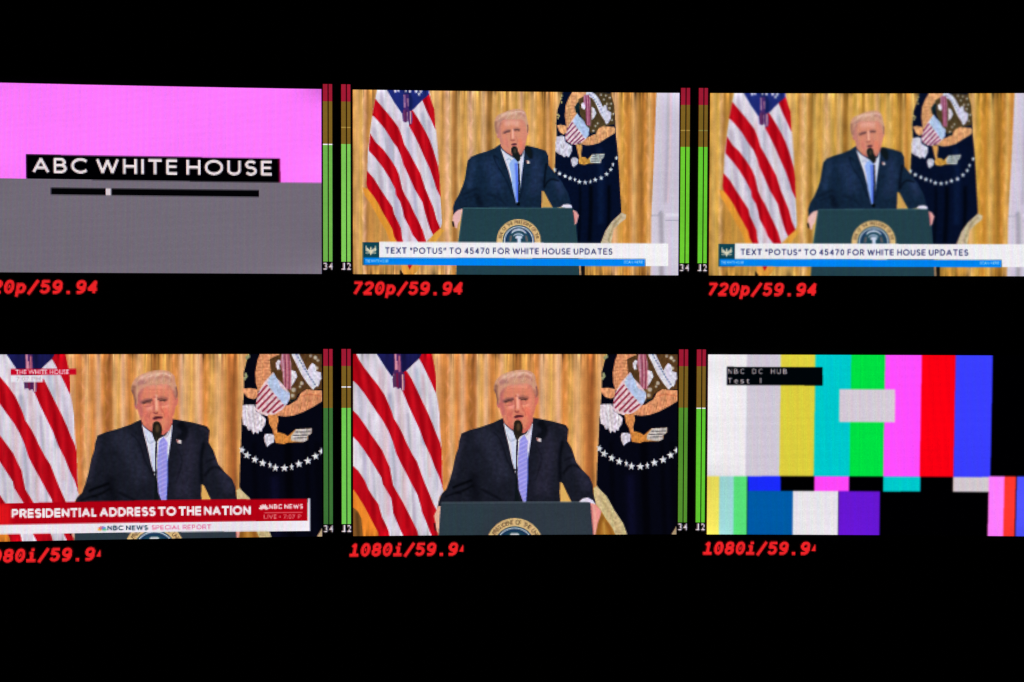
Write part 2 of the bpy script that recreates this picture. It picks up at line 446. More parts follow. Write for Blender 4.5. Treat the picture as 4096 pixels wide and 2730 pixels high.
def person_close(p, C, Hd):
    """the speaker of the two close pictures"""
    p.fr = C
    skin = (218, 130, 102)
    # suit
    p.fill([(1075, 488), (1010, 520), (930, 548), (850, 570), (800, 592), (785, 640), (778, 690), (760, 740), (742, 830), (722, 900), (700, 960), (668, 990), (650, 1040), (640, 1095), (660, 1085), (668, 1060), (1455, 1060), (1452, 915), (1470, 920), (1500, 985), (1530, 1045), (1600, 1050), (1690, 1060), (1688, 1040), (1675, 990), (1670, 930), (1650, 880), (1600, 830), (1560, 780), (1530, 690), (1500, 640), (1508, 560), (1490, 535), (1400, 510), (1320, 495), (1280, 488)],
           (24, 26, 37), 'person/suit_jacket')
    for pts, w, col, a, so in [
        ([(800, 600), (790, 700), (760, 800), (735, 900)], 36, (46, 44, 62), .6, 9),
        ([(900, 590), (980, 640), (1030, 760), (1080, 900)], 120, (42, 44, 62), .65, 22),
        ([(1330, 560), (1380, 700), (1350, 850), (1330, 1000)], 110, (42, 40, 58), .7, 22),
        ([(1550, 720), (1600, 860), (1640, 960)], 70, (42, 42, 62), .7, 14),
        ([(1470, 640), (1450, 760), (1455, 900)], 20, (6, 8, 14), .85, 6),
        ([(1470, 860), (1530, 800), (1620, 830)], 14, (8, 9, 16), .8, 5),
        ([(1480, 770), (1540, 745), (1590, 770)], 10, (10, 10, 18), .7, 4),
        ([(872, 860), (880, 930), (900, 1030)], 44, (5, 6, 12), .8, 20),
        ([(740, 950), (800, 925), (870, 900)], 16, (3, 4, 8), .9, 4),
        ([(760, 985), (820, 965), (880, 930)], 14, (4, 5, 9), .8, 4),
        ([(690, 1010), (760, 985), (800, 990)], 12, (5, 6, 12), .7, 4),
        ([(930, 960), (990, 990), (1060, 1030)], 16, (8, 9, 16), .7, 5),
        ([(1010, 580), (1060, 640), (1100, 760), (1150, 850)], 8, (12, 13, 22), .7, 3),
        ([(1300, 680), (1330, 760), (1290, 900)], 8, (16, 16, 26), .6, 3),
        ([(1310, 510), (1350, 560), (1330, 610), (1300, 600)], 46, (8, 10, 16), .85, 7),
        ([(1090, 540), (1110, 640), (1150, 800)], 10, (10, 12, 22), .8, 3),
        ([(1440, 540), (1490, 570), (1500, 640)], 16, (52, 46, 62), .5, 6)]:
        p.line(pts, w, col, soft=so, a=a, only=['person/suit_jacket'])
    # shirt
    p.fill([(1078, 520), (1100, 545), (1130, 570), (1190, 610), (1230, 590), (1272, 520), (1268, 560), (1258, 640), (1240, 760), (1210, 900), (1180, 900), (1160, 860), (1135, 780), (1110, 660), (1090, 580)], (226, 222, 236), 'person/shirt')
    p.line([(1095, 560), (1130, 600), (1140, 680), (1150, 820)], 20, (180, 200, 232), soft=6, a=.6, only=['person/shirt'])
    p.line([(1100, 590), (1125, 640), (1165, 620)], 5, (110, 130, 160), soft=2, a=.7, only=['person/shirt'])
    p.line([(1262, 540), (1235, 600), (1215, 590)], 7, (150, 130, 140), soft=2, a=.7, only=['person/shirt'])
    # necktie
    p.fill([(1186, 632), (1215, 600), (1240, 640), (1236, 700), (1240, 780), (1238, 900), (1228, 1040), (1208, 1045), (1178, 960), (1172, 850), (1176, 720)], (146, 142, 226), 'person/necktie')
    for k in range(15):
        y = 640 + k * 29
        p.line([(1165, y + 22), (1250, y - 22)], 8, (188, 178, 240), smooth=False, soft=1.2, a=.6, only=['person/necktie'])
    p.line([(1240, 700), (1242, 850), (1232, 1040)], 10, (40, 90, 215), soft=2.5, a=.75, only=['person/necktie'])
    # neck and face
    p.fill([(1072, 470), (1082, 520), (1120, 556), (1165, 585), (1215, 590), (1250, 562), (1272, 510), (1275, 440)], (206, 104, 92), 'person')
    p.fill([(1032, 300), (1030, 345), (1044, 400), (1056, 440), (1072, 490), (1095, 530), (1135, 556), (1180, 566), (1225, 556), (1255, 520), (1276, 470), (1290, 420), (1304, 360), (1300, 300), (1280, 260), (1180, 235), (1080, 245)], skin, 'person', smooth=True)
    # ears
    p.ell(1043, 398, 11, 25, (196, 104, 104), 'person', rot=-.15)
    p.ell(1298, 372, 10, 30, (214, 116, 100), 'person', rot=.1)
    sh = lambda pts, w, col, a, so: p.line(pts, w, col, soft=so, a=a, only=['person'])
    sh([(1120, 265), (1190, 262), (1240, 275)], 46, (243, 160, 134), .7, 9)
    sh([(1058, 300), (1062, 380), (1080, 470)], 30, (184, 98, 96), .75, 7)
    sh([(1290, 300), (1292, 380), (1270, 470)], 24, (206, 108, 92), .7, 6)
    sh([(1100, 430), (1115, 470), (1125, 520)], 40, (216, 110, 96), .6, 8)
    sh([(1215, 420), (1235, 440), (1236, 480)], 42, (240, 118, 96), .6, 8)
    sh([(1108, 424), (1130, 414), (1150, 420)], 26, (244, 156, 140), .7, 5)
    sh([(1200, 405), (1225, 398), (1245, 408)], 26, (246, 160, 134), .7, 5)
    sh([(1170, 330), (1172, 380), (1173, 430)], 17, (250, 176, 158), .85, 3.5)
    sh([(1150, 360), (1155, 410), (1152, 436)], 9, (172, 80, 78), .7, 2.5)
    sh([(1190, 370), (1200, 420), (1207, 446)], 9, (198, 90, 78), .6, 2.5)
    sh([(1150, 442), (1165, 450), (1183, 444)], 9, (136, 54, 58), .9, 2)
    sh([(1205, 425), (1222, 455), (1220, 480)], 6, (184, 84, 74), .6, 2)
    sh([(1140, 440), (1126, 465), (1124, 490)], 6, (176, 80, 78), .6, 2)
    # brows, eyes
    sh([(1112, 392), (1124, 398), (1142, 388)], 18, (196, 106, 98), .7, 4)
    sh([(1190, 382), (1212, 386), (1236, 378)], 16, (206, 112, 98), .7, 4)
    sh([(1068, 384), (1100, 362), (1146, 358)], 14, (150, 92, 88), .8, 3.5)
    sh([(1176, 352), (1208, 345), (1246, 356)], 14, (156, 94, 84), .8, 3.5)
    sh([(1080, 384), (1108, 371), (1146, 366)], 11, (74, 44, 48), .9, 3)
    sh([(1178, 361), (1208, 358), (1240, 366)], 10, (80, 46, 46), .9, 3)
    sh([(1088, 388), (1112, 379), (1136, 380)], 6, (40, 24, 30), .9, 1.6)
    sh([(1190, 371), (1212, 368), (1230, 372)], 6, (44, 26, 30), .9, 1.6)
    sh([(1086, 402), (1110, 408), (1138, 400)], 6, (176, 88, 84), .8, 2.4)
    sh([(1192, 394), (1214, 398), (1238, 390)], 6, (186, 92, 82), .8, 2.4)
    sh([(1152, 352), (1160, 340), (1170, 350)], 6, (176, 84, 78), .8, 2.4)
    sh([(1100, 300), (1150, 296), (1220, 298)], 4, (206, 112, 98), .6, 3)
    sh([(1090, 322), (1150, 316), (1240, 318)], 4, (206, 112, 98), .6, 3)
    # jowl and chin
    sh([(1104, 520), (1130, 545), (1180, 560)], 20, (184, 90, 82), .7, 7)
    sh([(1260, 470), (1250, 520), (1225, 550)], 20, (196, 96, 82), .7, 7)
    sh([(1115, 455), (1100, 480), (1112, 510)], 8, (186, 92, 84), .6, 4)
    sh([(1232, 440), (1246, 470), (1236, 500)], 7, (196, 92, 78), .6, 4)
    # mouth
    p.fill([(1145, 482), (1160, 471), (1183, 468), (1212, 474), (1206, 484), (1180, 486), (1154, 493)], (76, 26, 36), soft=1.6, a=.95, only=['person'])
    sh([(1148, 493), (1178, 493), (1205, 489)], 8, (206, 98, 96), .8, 2)
    sh([(1153, 464), (1180, 459), (1207, 464)], 6, (188, 88, 82), .7, 2.4)
    # hair
    hair = (206, 150, 122)
    p.fill([(1028, 340), (1014, 300), (1018, 262), (1034, 232), (1062, 208), (1098, 190), (1140, 178), (1190, 171), (1234, 175), (1268, 190), (1287, 214), (1292, 250), (1302, 285), (1308, 330), (1298, 356), (1284, 330), (1272, 300), (1256, 274), (1220, 262), (1175, 270), (1130, 272), (1096, 284), (1070, 306), (1056, 336), (1052, 380), (1040, 402)], hair, 'person/hair', smooth=True)
    hs = lambda pts, w, col, a, so: p.line(pts, w, col, soft=so, a=a, only=['person/hair'])
    hs([(1030, 270), (1026, 320), (1036, 380)], 26, (132, 86, 70), .8, 5)
    hs([(1050, 262), (1080, 248), (1110, 246)], 30, (158, 104, 104), .7, 6)
    hs([(1070, 226), (1130, 206), (1190, 200)], 24, (234, 188, 164), .8, 6)
    hs([(1175, 196), (1225, 192), (1262, 210)], 10, (236, 196, 180), .7, 3)
    hs([(1170, 222), (1220, 214), (1255, 226), (1270, 250)], 14, (178, 118, 104), .75, 4)
    hs([(1090, 232), (1150, 222), (1210, 232)], 9, (196, 138, 126), .6, 3)
    hs([(1296, 280), (1304, 320), (1298, 348)], 14, (120, 68, 64), .8, 3)
    for k in range(9):
        hs([(1045 + k * 26, 256 - k * 1.5), (1070 + k * 24, 226 - k * 2), (1110 + k * 20, 204 - k)], 4, (176, 120, 114) if k % 2 else (238, 194, 184), .5, 1.5)
    for pts, w, c in (([(1060, 330), (1080, 296), (1130, 276), (1190, 268), (1250, 276), (1280, 310)], 12, (204, 128, 112)), ([(1060, 380), (1062, 330), (1090, 294)], 14, (170, 104, 100)), ([(1278, 300), (1290, 330), (1294, 360)], 12, (150, 84, 76))):
        p.line(pts, w, c, soft=6, a=.75, only=['person', 'person/hair'])
    hs([(1016, 300), (1024, 350), (1040, 400)], 16, (110, 70, 72), .8, 4)
    # lapel pin
    p.fill([(1294, 618), (1326, 624), (1328, 648), (1300, 640)], (232, 214, 210), 'person/lapel_pin')
    p.rect(1296, 620, 1308, 636, (150, 60, 70), soft=1.5, a=.7, only=['person/lapel_pin'])
    # microphone
    p.fill([(1166, 620), (1160, 700), (1160, 820), (1155, 960), (1150, 1020), (1158, 1040), (1180, 1040), (1178, 1000), (1172, 900), (1168, 760), (1176, 640)], (14, 20, 24), 'microphone')
    p.fill([(1146, 540), (1150, 514), (1168, 502), (1188, 507), (1201, 530), (1206, 558), (1199, 592), (1184, 618), (1170, 636), (1159, 626), (1150, 604), (1142, 578)], (34, 28, 22), 'microphone', smooth=True)
    p.ell(1176, 548, 12, 26, (92, 68, 48), soft=4, a=.8, only=['microphone'])
    p.line([(1168, 600), (1176, 640)], 6, (70, 66, 50), soft=2, a=.7, only=['microphone'])
    p.rect(1150, 826, 1172, 838, (24, 28, 34), 'microphone')
    # hands (the lectern is drawn after the left one)


def eagle_close(p, C):
    """dark flag with the eagle, shield, scroll, arrows and the arc of stars"""
    p.fr = C
    p.fill([(1770, 60), (1748, 110), (1728, 190), (1730, 290), (1722, 400), (1714, 500), (1708, 640), (1700, 800), (1696, 930), (1740, 1000), (1800, 1080), (1850, 1170), (1895, 1262), (2260, 1262), (2260, 60)], (5, 6, 18), 'emblem_flag')
    for x, w, a in ((1790, 30, .5), (2010, 50, .8), (2130, 26, .6), (2200, 40, .5)):
        p.line([(x, 640), (x + 6, 900), (x + 22, 1256)], w, (2, 2, 6), soft=9, a=a, only=['emblem_flag'])
    p.line([(1920, 860), (1926, 1060), (1936, 1256)], 50, (14, 14, 44), soft=14, a=.7, only=['emblem_flag'])
    for x, y in ((1748, 92), (1760, 84), (1740, 200), (1735, 226), (1744, 212)):
        p.ell(x, y, 9, 12, (150, 150, 110), 'emblem_flag/fringe#')
    tan = (222, 148, 104)
    # wings
    p.fill([(1836, 60), (1816, 110), (1803, 180), (1803, 250), (1818, 300), (1840, 318), (1880, 262), (1915, 220), (1905, 170), (1920, 110), (1985, 60)], tan, 'emblem_flag/eagle')
    for k in range(11):
        y = 84 + k * 22
        p.line([(1800, y + 10), (1850, y), (1905, y + 4)], 5, (166, 92, 62), soft=1.6, a=.55, only=['emblem_flag/eagle'])
    p.fill([(1720, 292), (1770, 288), (1822, 298), (1812, 350), (1790, 362), (1752, 350), (1728, 322)], tan, 'emblem_flag/eagle')
    p.fill([(1895, 100), (1960, 70), (2060, 66), (2232, 66), (2232, 300), (2120, 300), (2075, 330), (2060, 372), (2020, 380), (1960, 300), (1905, 200)], (84, 56, 30), 'emblem_flag/eagle')
    p.fill([(2000, 300), (2058, 300), (2062, 372), (2020, 375)], (110, 78, 42), 'emblem_flag/eagle')
    p.fill([(2022, 362), (2080, 360), (2072, 384), (2030, 388)], (14, 22, 26), 'emblem_flag/eagle')
    p.fill([(2015, 400), (2070, 366), (2095, 320), (2130, 298), (2232, 306), (2232, 376), (2180, 408), (2110, 445), (2050, 466), (1995, 474), (1945, 468), (1900, 452), (1905, 415)], tan, 'emblem_flag/eagle')
    for k in range(15):
        x = 1935 + k * 21; y = 462 - max(0, k - 5) * 9
        p.line([(x, y + 12), (x + 14, y - 34), (x + 22, y - 60)], 5, (176, 96, 62), soft=1.6, a=.5, only=['emblem_flag/eagle'])
    p.line([(2110, 340), (2160, 330), (2228, 345)], 10, (196, 102, 66), soft=4, a=.7, only=['emblem_flag/eagle'])
    # white scroll
    for (x, y, r) in ((2190, 92, 13), (2196, 160, 12), (2100, 258, 12), (2048, 300, 14), (2040, 338, 12), (2090, 280, 8), (2212, 230, 11), (1960, 130, 8), (2206, 110, 9), (2160, 80, 9)):
        p.ell(x, y, r, r, (206, 196, 182), soft=2.5, a=.85, only=['emblem_flag/eagle'])
    p.fill([(2150, 150), (2170, 125), (2190, 140), (2196, 180), (2226, 188), (2228, 230), (2200, 270), (2150, 240), (2130, 190)], (214, 208, 226), 'emblem_flag/scroll')
    p.fill([(1935, 126), (1948, 106), (1968, 110), (1955, 140), (1962, 168), (1944, 170), (1936, 150)], (222, 214, 230), 'emblem_flag/eagle')
    p.line([(2055, 60), (2090, 130), (2120, 190), (2160, 250), (2190, 284)], 46, (218, 214, 226), 'emblem_flag/scroll')
    p.fill([(2166, 262), (2205, 282), (2220, 250), (2185, 240)], (218, 214, 226), 'emblem_flag/scroll')
    for k in range(12):
        t = k / 11; x = 2066 + t * 118; y = 72 + t * 192 + 6 * math.sin(t * 3)
        p.ell(x + 2, y, 8, 5, (62, 84, 130), rot=.9, soft=1.5, a=.8, only=['emblem_flag/scroll'])
    p.fill([(2030, 170), (2060, 180), (2072, 214), (2052, 250), (2034, 280), (2026, 230)], (222, 216, 228), 'emblem_flag/eagle')
    # tassel cord
    p.fill([(1972, 66), (2020, 66), (2034, 130), (2034, 300), (1984, 292), (1978, 190), (1962, 130)], (170, 104, 120), 'emblem_flag/tassel')
    for x, c in ((1975, (214, 178, 190)), (1992, (112, 28, 56)), (2003, (214, 140, 150)), (2016, (120, 20, 44)), (2026, (206, 150, 160))):
        p.line([(x, 70), (x + 6, 180), (x + 3, 300)], 6, c, soft=1.6, a=.8, only=['emblem_flag/tassel'])
    # shield
    p.fill([(1918, 184), (1938, 222), (1976, 262), (2022, 320), (2024, 356), (2006, 392), (1972, 430), (1930, 456), (1880, 470), (1830, 456), (1800, 430), (1806, 380), (1820, 318), (1860, 250), (1890, 215)], (226, 196, 202), 'emblem_flag/shield')
    p.fill([(1895, 220), (1928, 187), (1946, 234), (1968, 289), (2023, 322), (2016, 374), (1990, 403), (1961, 366), (1939, 341), (1917, 315), (1895, 286), (1880, 253)], (178, 194, 226), soft=1.5, only=['emblem_flag/shield'])
    for A_, B_ in (((1804, 355), (1878, 268)), ((1806, 392), (1898, 292)), ((1816, 424), (1917, 320)), ((1845, 441), (1938, 345)), ((1877, 449), (1960, 368)), ((1912, 449), (1982, 396))):
        p.line([A_, B_], [13, 11], (136, 18, 44), smooth=False, soft=1.2, a=.92, only=['emblem_flag/shield'])
    # tail, leg, claws
    p.fill([(1718, 400), (1742, 396), (1796, 396), (1806, 440), (1850, 470), (1868, 490), (1862, 530), (1846, 550), (1840, 572), (1826, 566), (1816, 586), (1800, 570), (1786, 590), (1776, 560), (1754, 562), (1742, 534), (1722, 526), (1716, 470)], (222, 210, 220), 'emblem_flag/eagle')
    for k in range(5):
        p.line([(1730 + k * 26, 440), (1745 + k * 24, 500), (1760 + k * 20, 560)], 5, (168, 150, 170), soft=1.6, a=.55, only=['emblem_flag/eagle'])
    p.fill([(1880, 462), (1944, 462), (1950, 500), (1938, 545), (1945, 590), (1918, 600), (1912, 560), (1890, 520)], (214, 138, 78), 'emblem_flag/eagle')
    p.fill([(1855, 612), (1862, 588), (1890, 584), (1922, 592), (1920, 640), (1895, 652), (1875, 672), (1860, 640)], (212, 204, 218), 'emblem_flag/eagle')
    p.fill([(1918, 590), (1950, 575), (1985, 585), (2010, 600), (2060, 556), (2165, 550), (2165, 580), (2140, 600), (2140, 625), (2110, 640), (2010, 642), (1985, 652), (1930, 645)], (206, 130, 58), 'emblem_flag/eagle')
    p.fill([(2030, 600), (2062, 556), (2165, 550), (2163, 580), (2135, 604), (2138, 630), (2105, 640), (2030, 630)], (196, 186, 180), soft=2, only=['emblem_flag/eagle'])
    for pts in ([(2060, 575), (2160, 570)], [(2040, 596), (2150, 592)], [(2050, 615), (2130, 612)]):
        p.line(pts, 5, (24, 24, 34), soft=1.2, a=.8, only=['emblem_flag/eagle'], smooth=False)
    p.fill([(2190, 1262), (2228, 1200), (2236, 1262)], (176, 150, 118), 'emblem_flag/fringe#')
    # stars
    for k, (x, y, sx) in enumerate([(1714, 690, .8), (1746, 724, 1), (1796, 752, .9), (1846, 775, .95), (1893, 788, .5), (1927, 806, .9), (1986, 808, 1), (2033, 802, .55), (2080, 782, 1), (2138, 762, 1), (2188, 732, .95), (2226, 700, .7)]):
        p.star(x, y, 29, (220, 220, 224), 'emblem_flag/star#', sx=sx, rot=(k - 6) * -.04)


def close_picture(warm=(1, 1, 1)):
    p = Pic(0, 0, NPX, 161, cellv=PICH / 161)
    C = framer(1360, 1380, .60348, Q_CLOSE); C1 = framer(1400, 1400, .2551, Q_CLOSE); C3 = framer(1960, 1770, .2551, Q_CLOSE)
    k = lambda x: (x - 90) / 2140.
    G, LG, PK, DB, AM, YL = (208, 142, 66), (230, 184, 120), (234, 190, 146), (138, 78, 26), (206, 124, 44), (220, 168, 72)
    curtain(p, [(k(90), G), (k(600), G), (k(640), LG), (k(675), (196, 120, 50)), (k(700), (190, 116, 48)), (k(735), LG), (k(770), AM), (k(810), PK), (k(838), AM), (k(862), DB), (k(890), (150, 88, 34)), (k(905), LG), (k(935), YL), (k(960), PK), (k(1000), AM), (k(1035), G), (k(1062), LG), (k(1100), YL), (k(1130), (196, 140, 60)), (k(1160), DB), (k(1190), (160, 104, 40)), (k(1215), YL), (k(1260), G), (k(1300), AM), (k(1326), PK), (k(1350), LG), (k(1390), YL), (k(1440), PK), (k(1475), AM), (k(1520), YL), (k(1565), LG), (k(1610), G), (k(1636), (176, 96, 36)), (k(1665), (120, 58, 20)), (k(1690), G), (k(1712), LG), (k(1760), YL), (k(2232), G)], warm, 11)
    # striped flag
    p.fr = C1
    D = lambda l: [(x, y + 1450.4) for x, y in l]
    right = [(1275, 80), (1310, 250), (1340, 560), (1342, 700), (1365, 820), (1390, 1000), (1400, 1300), (1415, 1450)] + D([(1425, 120), (1435, 500), (1442, 740), (1455, 770), (1390, 860), (1370, 950), (1350, 1060), (1340, 1300), (1370, 1480)])
    p.fill([(40, 80)] + right + [(40, 2930)], WHT, 'striped_flag')
    flag_shading(p, [([(x, y0), (x + 60, (y0 + y1) / 2), (x + 110, y1)], w, col, a, so) for x, y0, y1, w, col, a, so in [
        (150, 500, 2400, 60, (184, 178, 206), .6, 9), (480, 300, 2600, 70, (236, 186, 196), .45, 12), (620, 700, 2700, 50, (176, 178, 206), .6, 9),
        (760, 600, 2800, 60, (234, 190, 196), .5, 10), (900, 1000, 2900, 40, (186, 180, 200), .6, 7), (1040, 300, 1500, 60, (178, 190, 214), .55, 9), (1130, 400, 2000, 30, (240, 196, 196), .6, 6),
        (1250, 700, 2200, 40, (190, 190, 216), .5, 8), (300, 1000, 2700, 40, (180, 176, 196), .5, 8), (80, 1100, 1700, 50, (196, 190, 206), .5, 9)]])
    S = [
        [(40, 80), (105, 85), (150, 180), (230, 300), (330, 430), (440, 570), (540, 720), (610, 880), (650, 980), (680, 1080), (760, 1210), (830, 1350), (870, 1450)] + D([(960, 180), (1040, 310), (1100, 480), (1160, 640), (1240, 830), (1300, 980), (1345, 1070), (1340, 1300), (1370, 1480), (1275, 1480), (1240, 1400), (1180, 1240), (1120, 1100), (1100, 1000), (1050, 830), (960, 660), (880, 500), (790, 330), (720, 180)]) + [(668, 1450), (600, 1280), (520, 1130), (430, 1000), (330, 850), (230, 700), (130, 570), (40, 480)],
        [(40, 945), (130, 1040), (230, 1180), (320, 1320), (410, 1450)] + D([(500, 130), (560, 270), (620, 400), (640, 520), (670, 680), (750, 820), (830, 960), (900, 1100), (970, 1240), (1040, 1380), (1065, 1480), (835, 1480), (780, 1370), (720, 1230), (670, 1110), (660, 1000), (640, 880), (570, 760), (510, 660), (490, 560), (400, 410), (310, 260), (210, 110)]) + [(130, 1450), (40, 1355)],
        D([(40, 365), (130, 450), (230, 600), (280, 730), (360, 860), (440, 970), (470, 1080), (500, 1180), (560, 1300), (600, 1400), (612, 1480), (448, 1480), (430, 1400), (370, 1290), (300, 1150), (220, 1000), (130, 850), (40, 720)]),
        [(820, 370), (880, 345), (960, 470), (1060, 680), (1130, 830), (1220, 1020), (1280, 1160), (1340, 1320), (1400, 1460)] + D([(1425, 120), (1430, 500), (1442, 740), (1430, 680), (1390, 550), (1320, 400), (1250, 210), (1150, 0)]) + [(1080, 1250), (1000, 1080), (900, 860), (815, 650)],
        [(1120, 75), (1275, 80), (1310, 250), (1332, 400), (1341, 560), (1335, 695), (1270, 540), (1190, 370), (1120, 230), (1075, 150)]]
    for s_ in S: p.fill(s_, RED, 'striped_flag/red_stripe#')
    for x0 in (260, 420, 600, 780, 960, 1130, 1280):
        p.line([(x0 - 160, 200), (x0, 1200), (x0 + 120, 2800)], 46, (128, 0, 10), soft=10, a=.62, only=['striped_flag/red_stripe'])
        p.line([(x0 - 90, 200), (x0 + 75, 1200), (x0 + 190, 2800)], 30, (226, 34, 44), soft=9, a=.5, only=['striped_flag/red_stripe'])
    p.fill(D([(40, 720), (130, 850), (220, 1000), (300, 1150), (370, 1290), (430, 1400), (448, 1480), (200, 1480), (180, 1200), (120, 1080), (40, 1010)]), (238, 136, 44), 'striped_flag/fringe#')
    p.fill(D([(40, 1010), (120, 1080), (180, 1200), (205, 1480), (40, 1480)]), (128, 84, 38), 'curtain')
    p.line(D([(110, 1100), (130, 1480)]), 50, (70, 44, 20), soft=6, a=.7, only=['curtain'])
    p.fill([(415, 75), (1125, 75), (1080, 150), (880, 340), (830, 370), (690, 420), (650, 430), (560, 300), (490, 190)], (24, 24, 76), 'striped_flag/canton')
    p.line([(820, 90), (850, 220), (840, 350)], 50, (16, 16, 52), soft=7, a=.7, only=['striped_flag/canton'])
    p.fill([(690, 80), (790, 80), (806, 340), (850, 395), (858, 560), (846, 648), (812, 662), (790, 612), (742, 628), (728, 596), (676, 604), (664, 480), (690, 330)], (74, 36, 88), 'striped_flag/tassel')
    for x, y0, y1, w, c in ((710, 85, 330, 24, (212, 148, 168)), (770, 110, 360, 22, (206, 110, 128)), (735, 190, 330, 20, (220, 140, 150)), (700, 400, 600, 20, (94, 60, 84)), (735, 380, 610, 18, (140, 10, 40)), (775, 400, 600, 16, (70, 24, 60)), (820, 400, 650, 26, (228, 170, 170)), (675, 330, 420, 14, (220, 150, 170)), (650, 210, 240, 26, (226, 160, 176))):
        p.line([(x, y0), (x + 4, (y0 + y1) / 2), (x + 6, y1)], w, c, soft=2, a=.98, only=['striped_flag/tassel'])
    eagle_close(p, C)
    # pale fringe at the lower edge of the dark flag, folds behind the hand
    p.fr = C3
    p.fill([(1600, 720), (1660, 690), (1750, 780), (1820, 850), (1950, 1080), (2080, 1270), (2150, 1460), (1560, 1460), (1600, 1000)], (176, 116, 42), 'curtain')
    p.fill([(1612, 720), (1660, 690), (1750, 780), (1820, 850), (1950, 1080), (2080, 1270), (2150, 1460), (1960, 1460), (1900, 1330), (1800, 1190), (1740, 1090), (1650, 970), (1620, 860)], (206, 184, 136), 'emblem_flag/fringe#')
    p.line([(1700, 840), (1850, 1080), (2030, 1440)], 40, (176, 150, 104), soft=5, a=.6, only=['emblem_flag/fringe'])
    p.line([(1760, 1150), (1700, 1300), (1680, 1460)], 60, (120, 72, 24), soft=9, a=.8, only=['curtain'])
    p.line([(1800, 1240), (1860, 1340), (1900, 1460)], 50, (126, 72, 26), soft=8, a=.7, only=['curtain'])
    p.line([(1770, 1250), (1790, 1460)], 26, (214, 160, 84), soft=6, a=.7, only=['curtain'])
    person_close(p, C, None)
    # gap of curtain between body and arm
    p.fr = C3
    p.fill([(1085, 630), (1110, 635), (1160, 730), (1220, 860), (1262, 950), (1092, 950), (1080, 800)], (222, 172, 92), 'curtain')
    # left hand
    p.fr = framer(1400, 1770, .2551, Q_CLOSE)
    p.fill([(1380, 1000), (1420, 1010), (1400, 1300), (1375, 1440), (1345, 1390), (1325, 1250), (1305, 1160), (1320, 1120)], (226, 176, 152), 'person/hand#')
    p.line([(1310, 1270), (1330, 1390)], 22, (8, 6, 8), soft=2, a=.95, only=['person/hand', 'striped_flag'])
    # lectern
    p.fr = C
    p.fill([(664, 1045), (1655, 1040), (1668, 1140), (1682, 1290), (648, 1290), (655, 1160)], (46, 56, 66), 'lectern')
    p.line([(664, 1047), (1655, 1042)], 7, (104, 118, 128), soft=2, a=.8, only=['lectern'], smooth=False)
    p.fill([(664, 1060), (1000, 1060), (900, 1290), (640, 1290)], (40, 62, 70), soft=30, a=.5, only=['lectern'])
    # right hand and cuff
    p.fr = C3
    p.fill([(1566, 955), (1640, 970), (1700, 1040), (1736, 1090), (1720, 1150), (1680, 1260), (1640, 1460), (1610, 1460), (1590, 1250), (1574, 1080)], (232, 148, 140), 'person/hand#')
    p.line([(1600, 1000), (1640, 1130), (1632, 1440)], 18, (248, 186, 172), soft=4, a=.7, only=['person/hand'])
    p.line([(1580, 1000), (1596, 1200), (1615, 1440)], 9, (170, 70, 80), soft=2.5, a=.8, only=['person/hand'])
    p.fill([(1380, 935), (1440, 885), (1520, 868), (1600, 910), (1645, 975), (1566, 955), (1540, 940)], (226, 216, 236), 'person/shirt_cuff')
    # seal
    p.fr = C
    seal(p, 1152, 1343, 193, 138, 'THE PRESIDENT OF THE UNITED', .060)
    p.fill([(1118, 1262), (1130, 1250), (1172, 1250), (1186, 1262)], (214, 216, 220), soft=1.5, only=['lectern/seal'])
    shade(p, ['person/suit_jacket'], .06, 3, 3, 5)
    shade(p, ['lectern'], .02, 1.6, 1.6, 4)
    shade(p, ['emblem_flag/eagle'], .055, 1.2, 3.5, 8, (1, 1.1, 1.2))
    shade(p, ['striped_flag'], .035, 3, 20, 9)
    shade(p, ['emblem_flag'], .05, 2, 2, 10)
    shade(p, ['person', 'person/hair'], .018, 2.5, 2.5, 6)
    return p


def seal(p, cx, cy, r, ri, words, step):
    p.ell(cx, cy, r, r, (206, 170, 112), 'lectern/seal')
    p.ell(cx, cy, r - 4, r - 4, (224, 190, 134), soft=1.5, a=.7, only=['lectern/seal'])
    n = len(words); rm = (r + ri) / 2
    for k, ch in enumerate(words):
        if ch == ' ': continue
        a = (k - (n - 1) / 2) * (2.9 / n); x = cx + rm * math.sin(a); y = cy - rm * math.cos(a)
        tris, (m0, m1), cap = glyphs(ch, 0.012, 0)
        h = (r - ri) * .52; q = tris.reshape(-1, 2).copy(); q[:, 0] = (q[:, 0] - (m0 + m1) / 2) / cap * h * .9; q[:, 1] = (q[:, 1] / cap - .5) * h
        X = x + q[:, 0] * math.cos(a) + q[:, 1] * math.sin(a); Y = y + q[:, 0] * math.sin(a) - q[:, 1] * math.cos(a)
        for t in np.stack([X, Y], -1).reshape(-1, 3, 2):
            p.fill(t, (92, 70, 48), a=.9, only=['lectern/seal'])
    p.ell(cx, cy, ri, ri, (20, 56, 78), only=['lectern/seal'])
    for k in range(-22, 23):
        a = k * .075
        p.ell(cx + (ri - 12) * math.sin(a), cy - (ri - 12) * math.cos(a), 5, 5, (206, 212, 226), a=.9, only=['lectern/seal'])
    p.ell(cx, cy, ri - 22, ri - 22, (24, 50, 92), only=['lectern/seal'])
    p.ell(cx, cy, ri - 30, ri - 30, (28, 66, 84), only=['lectern/seal'])


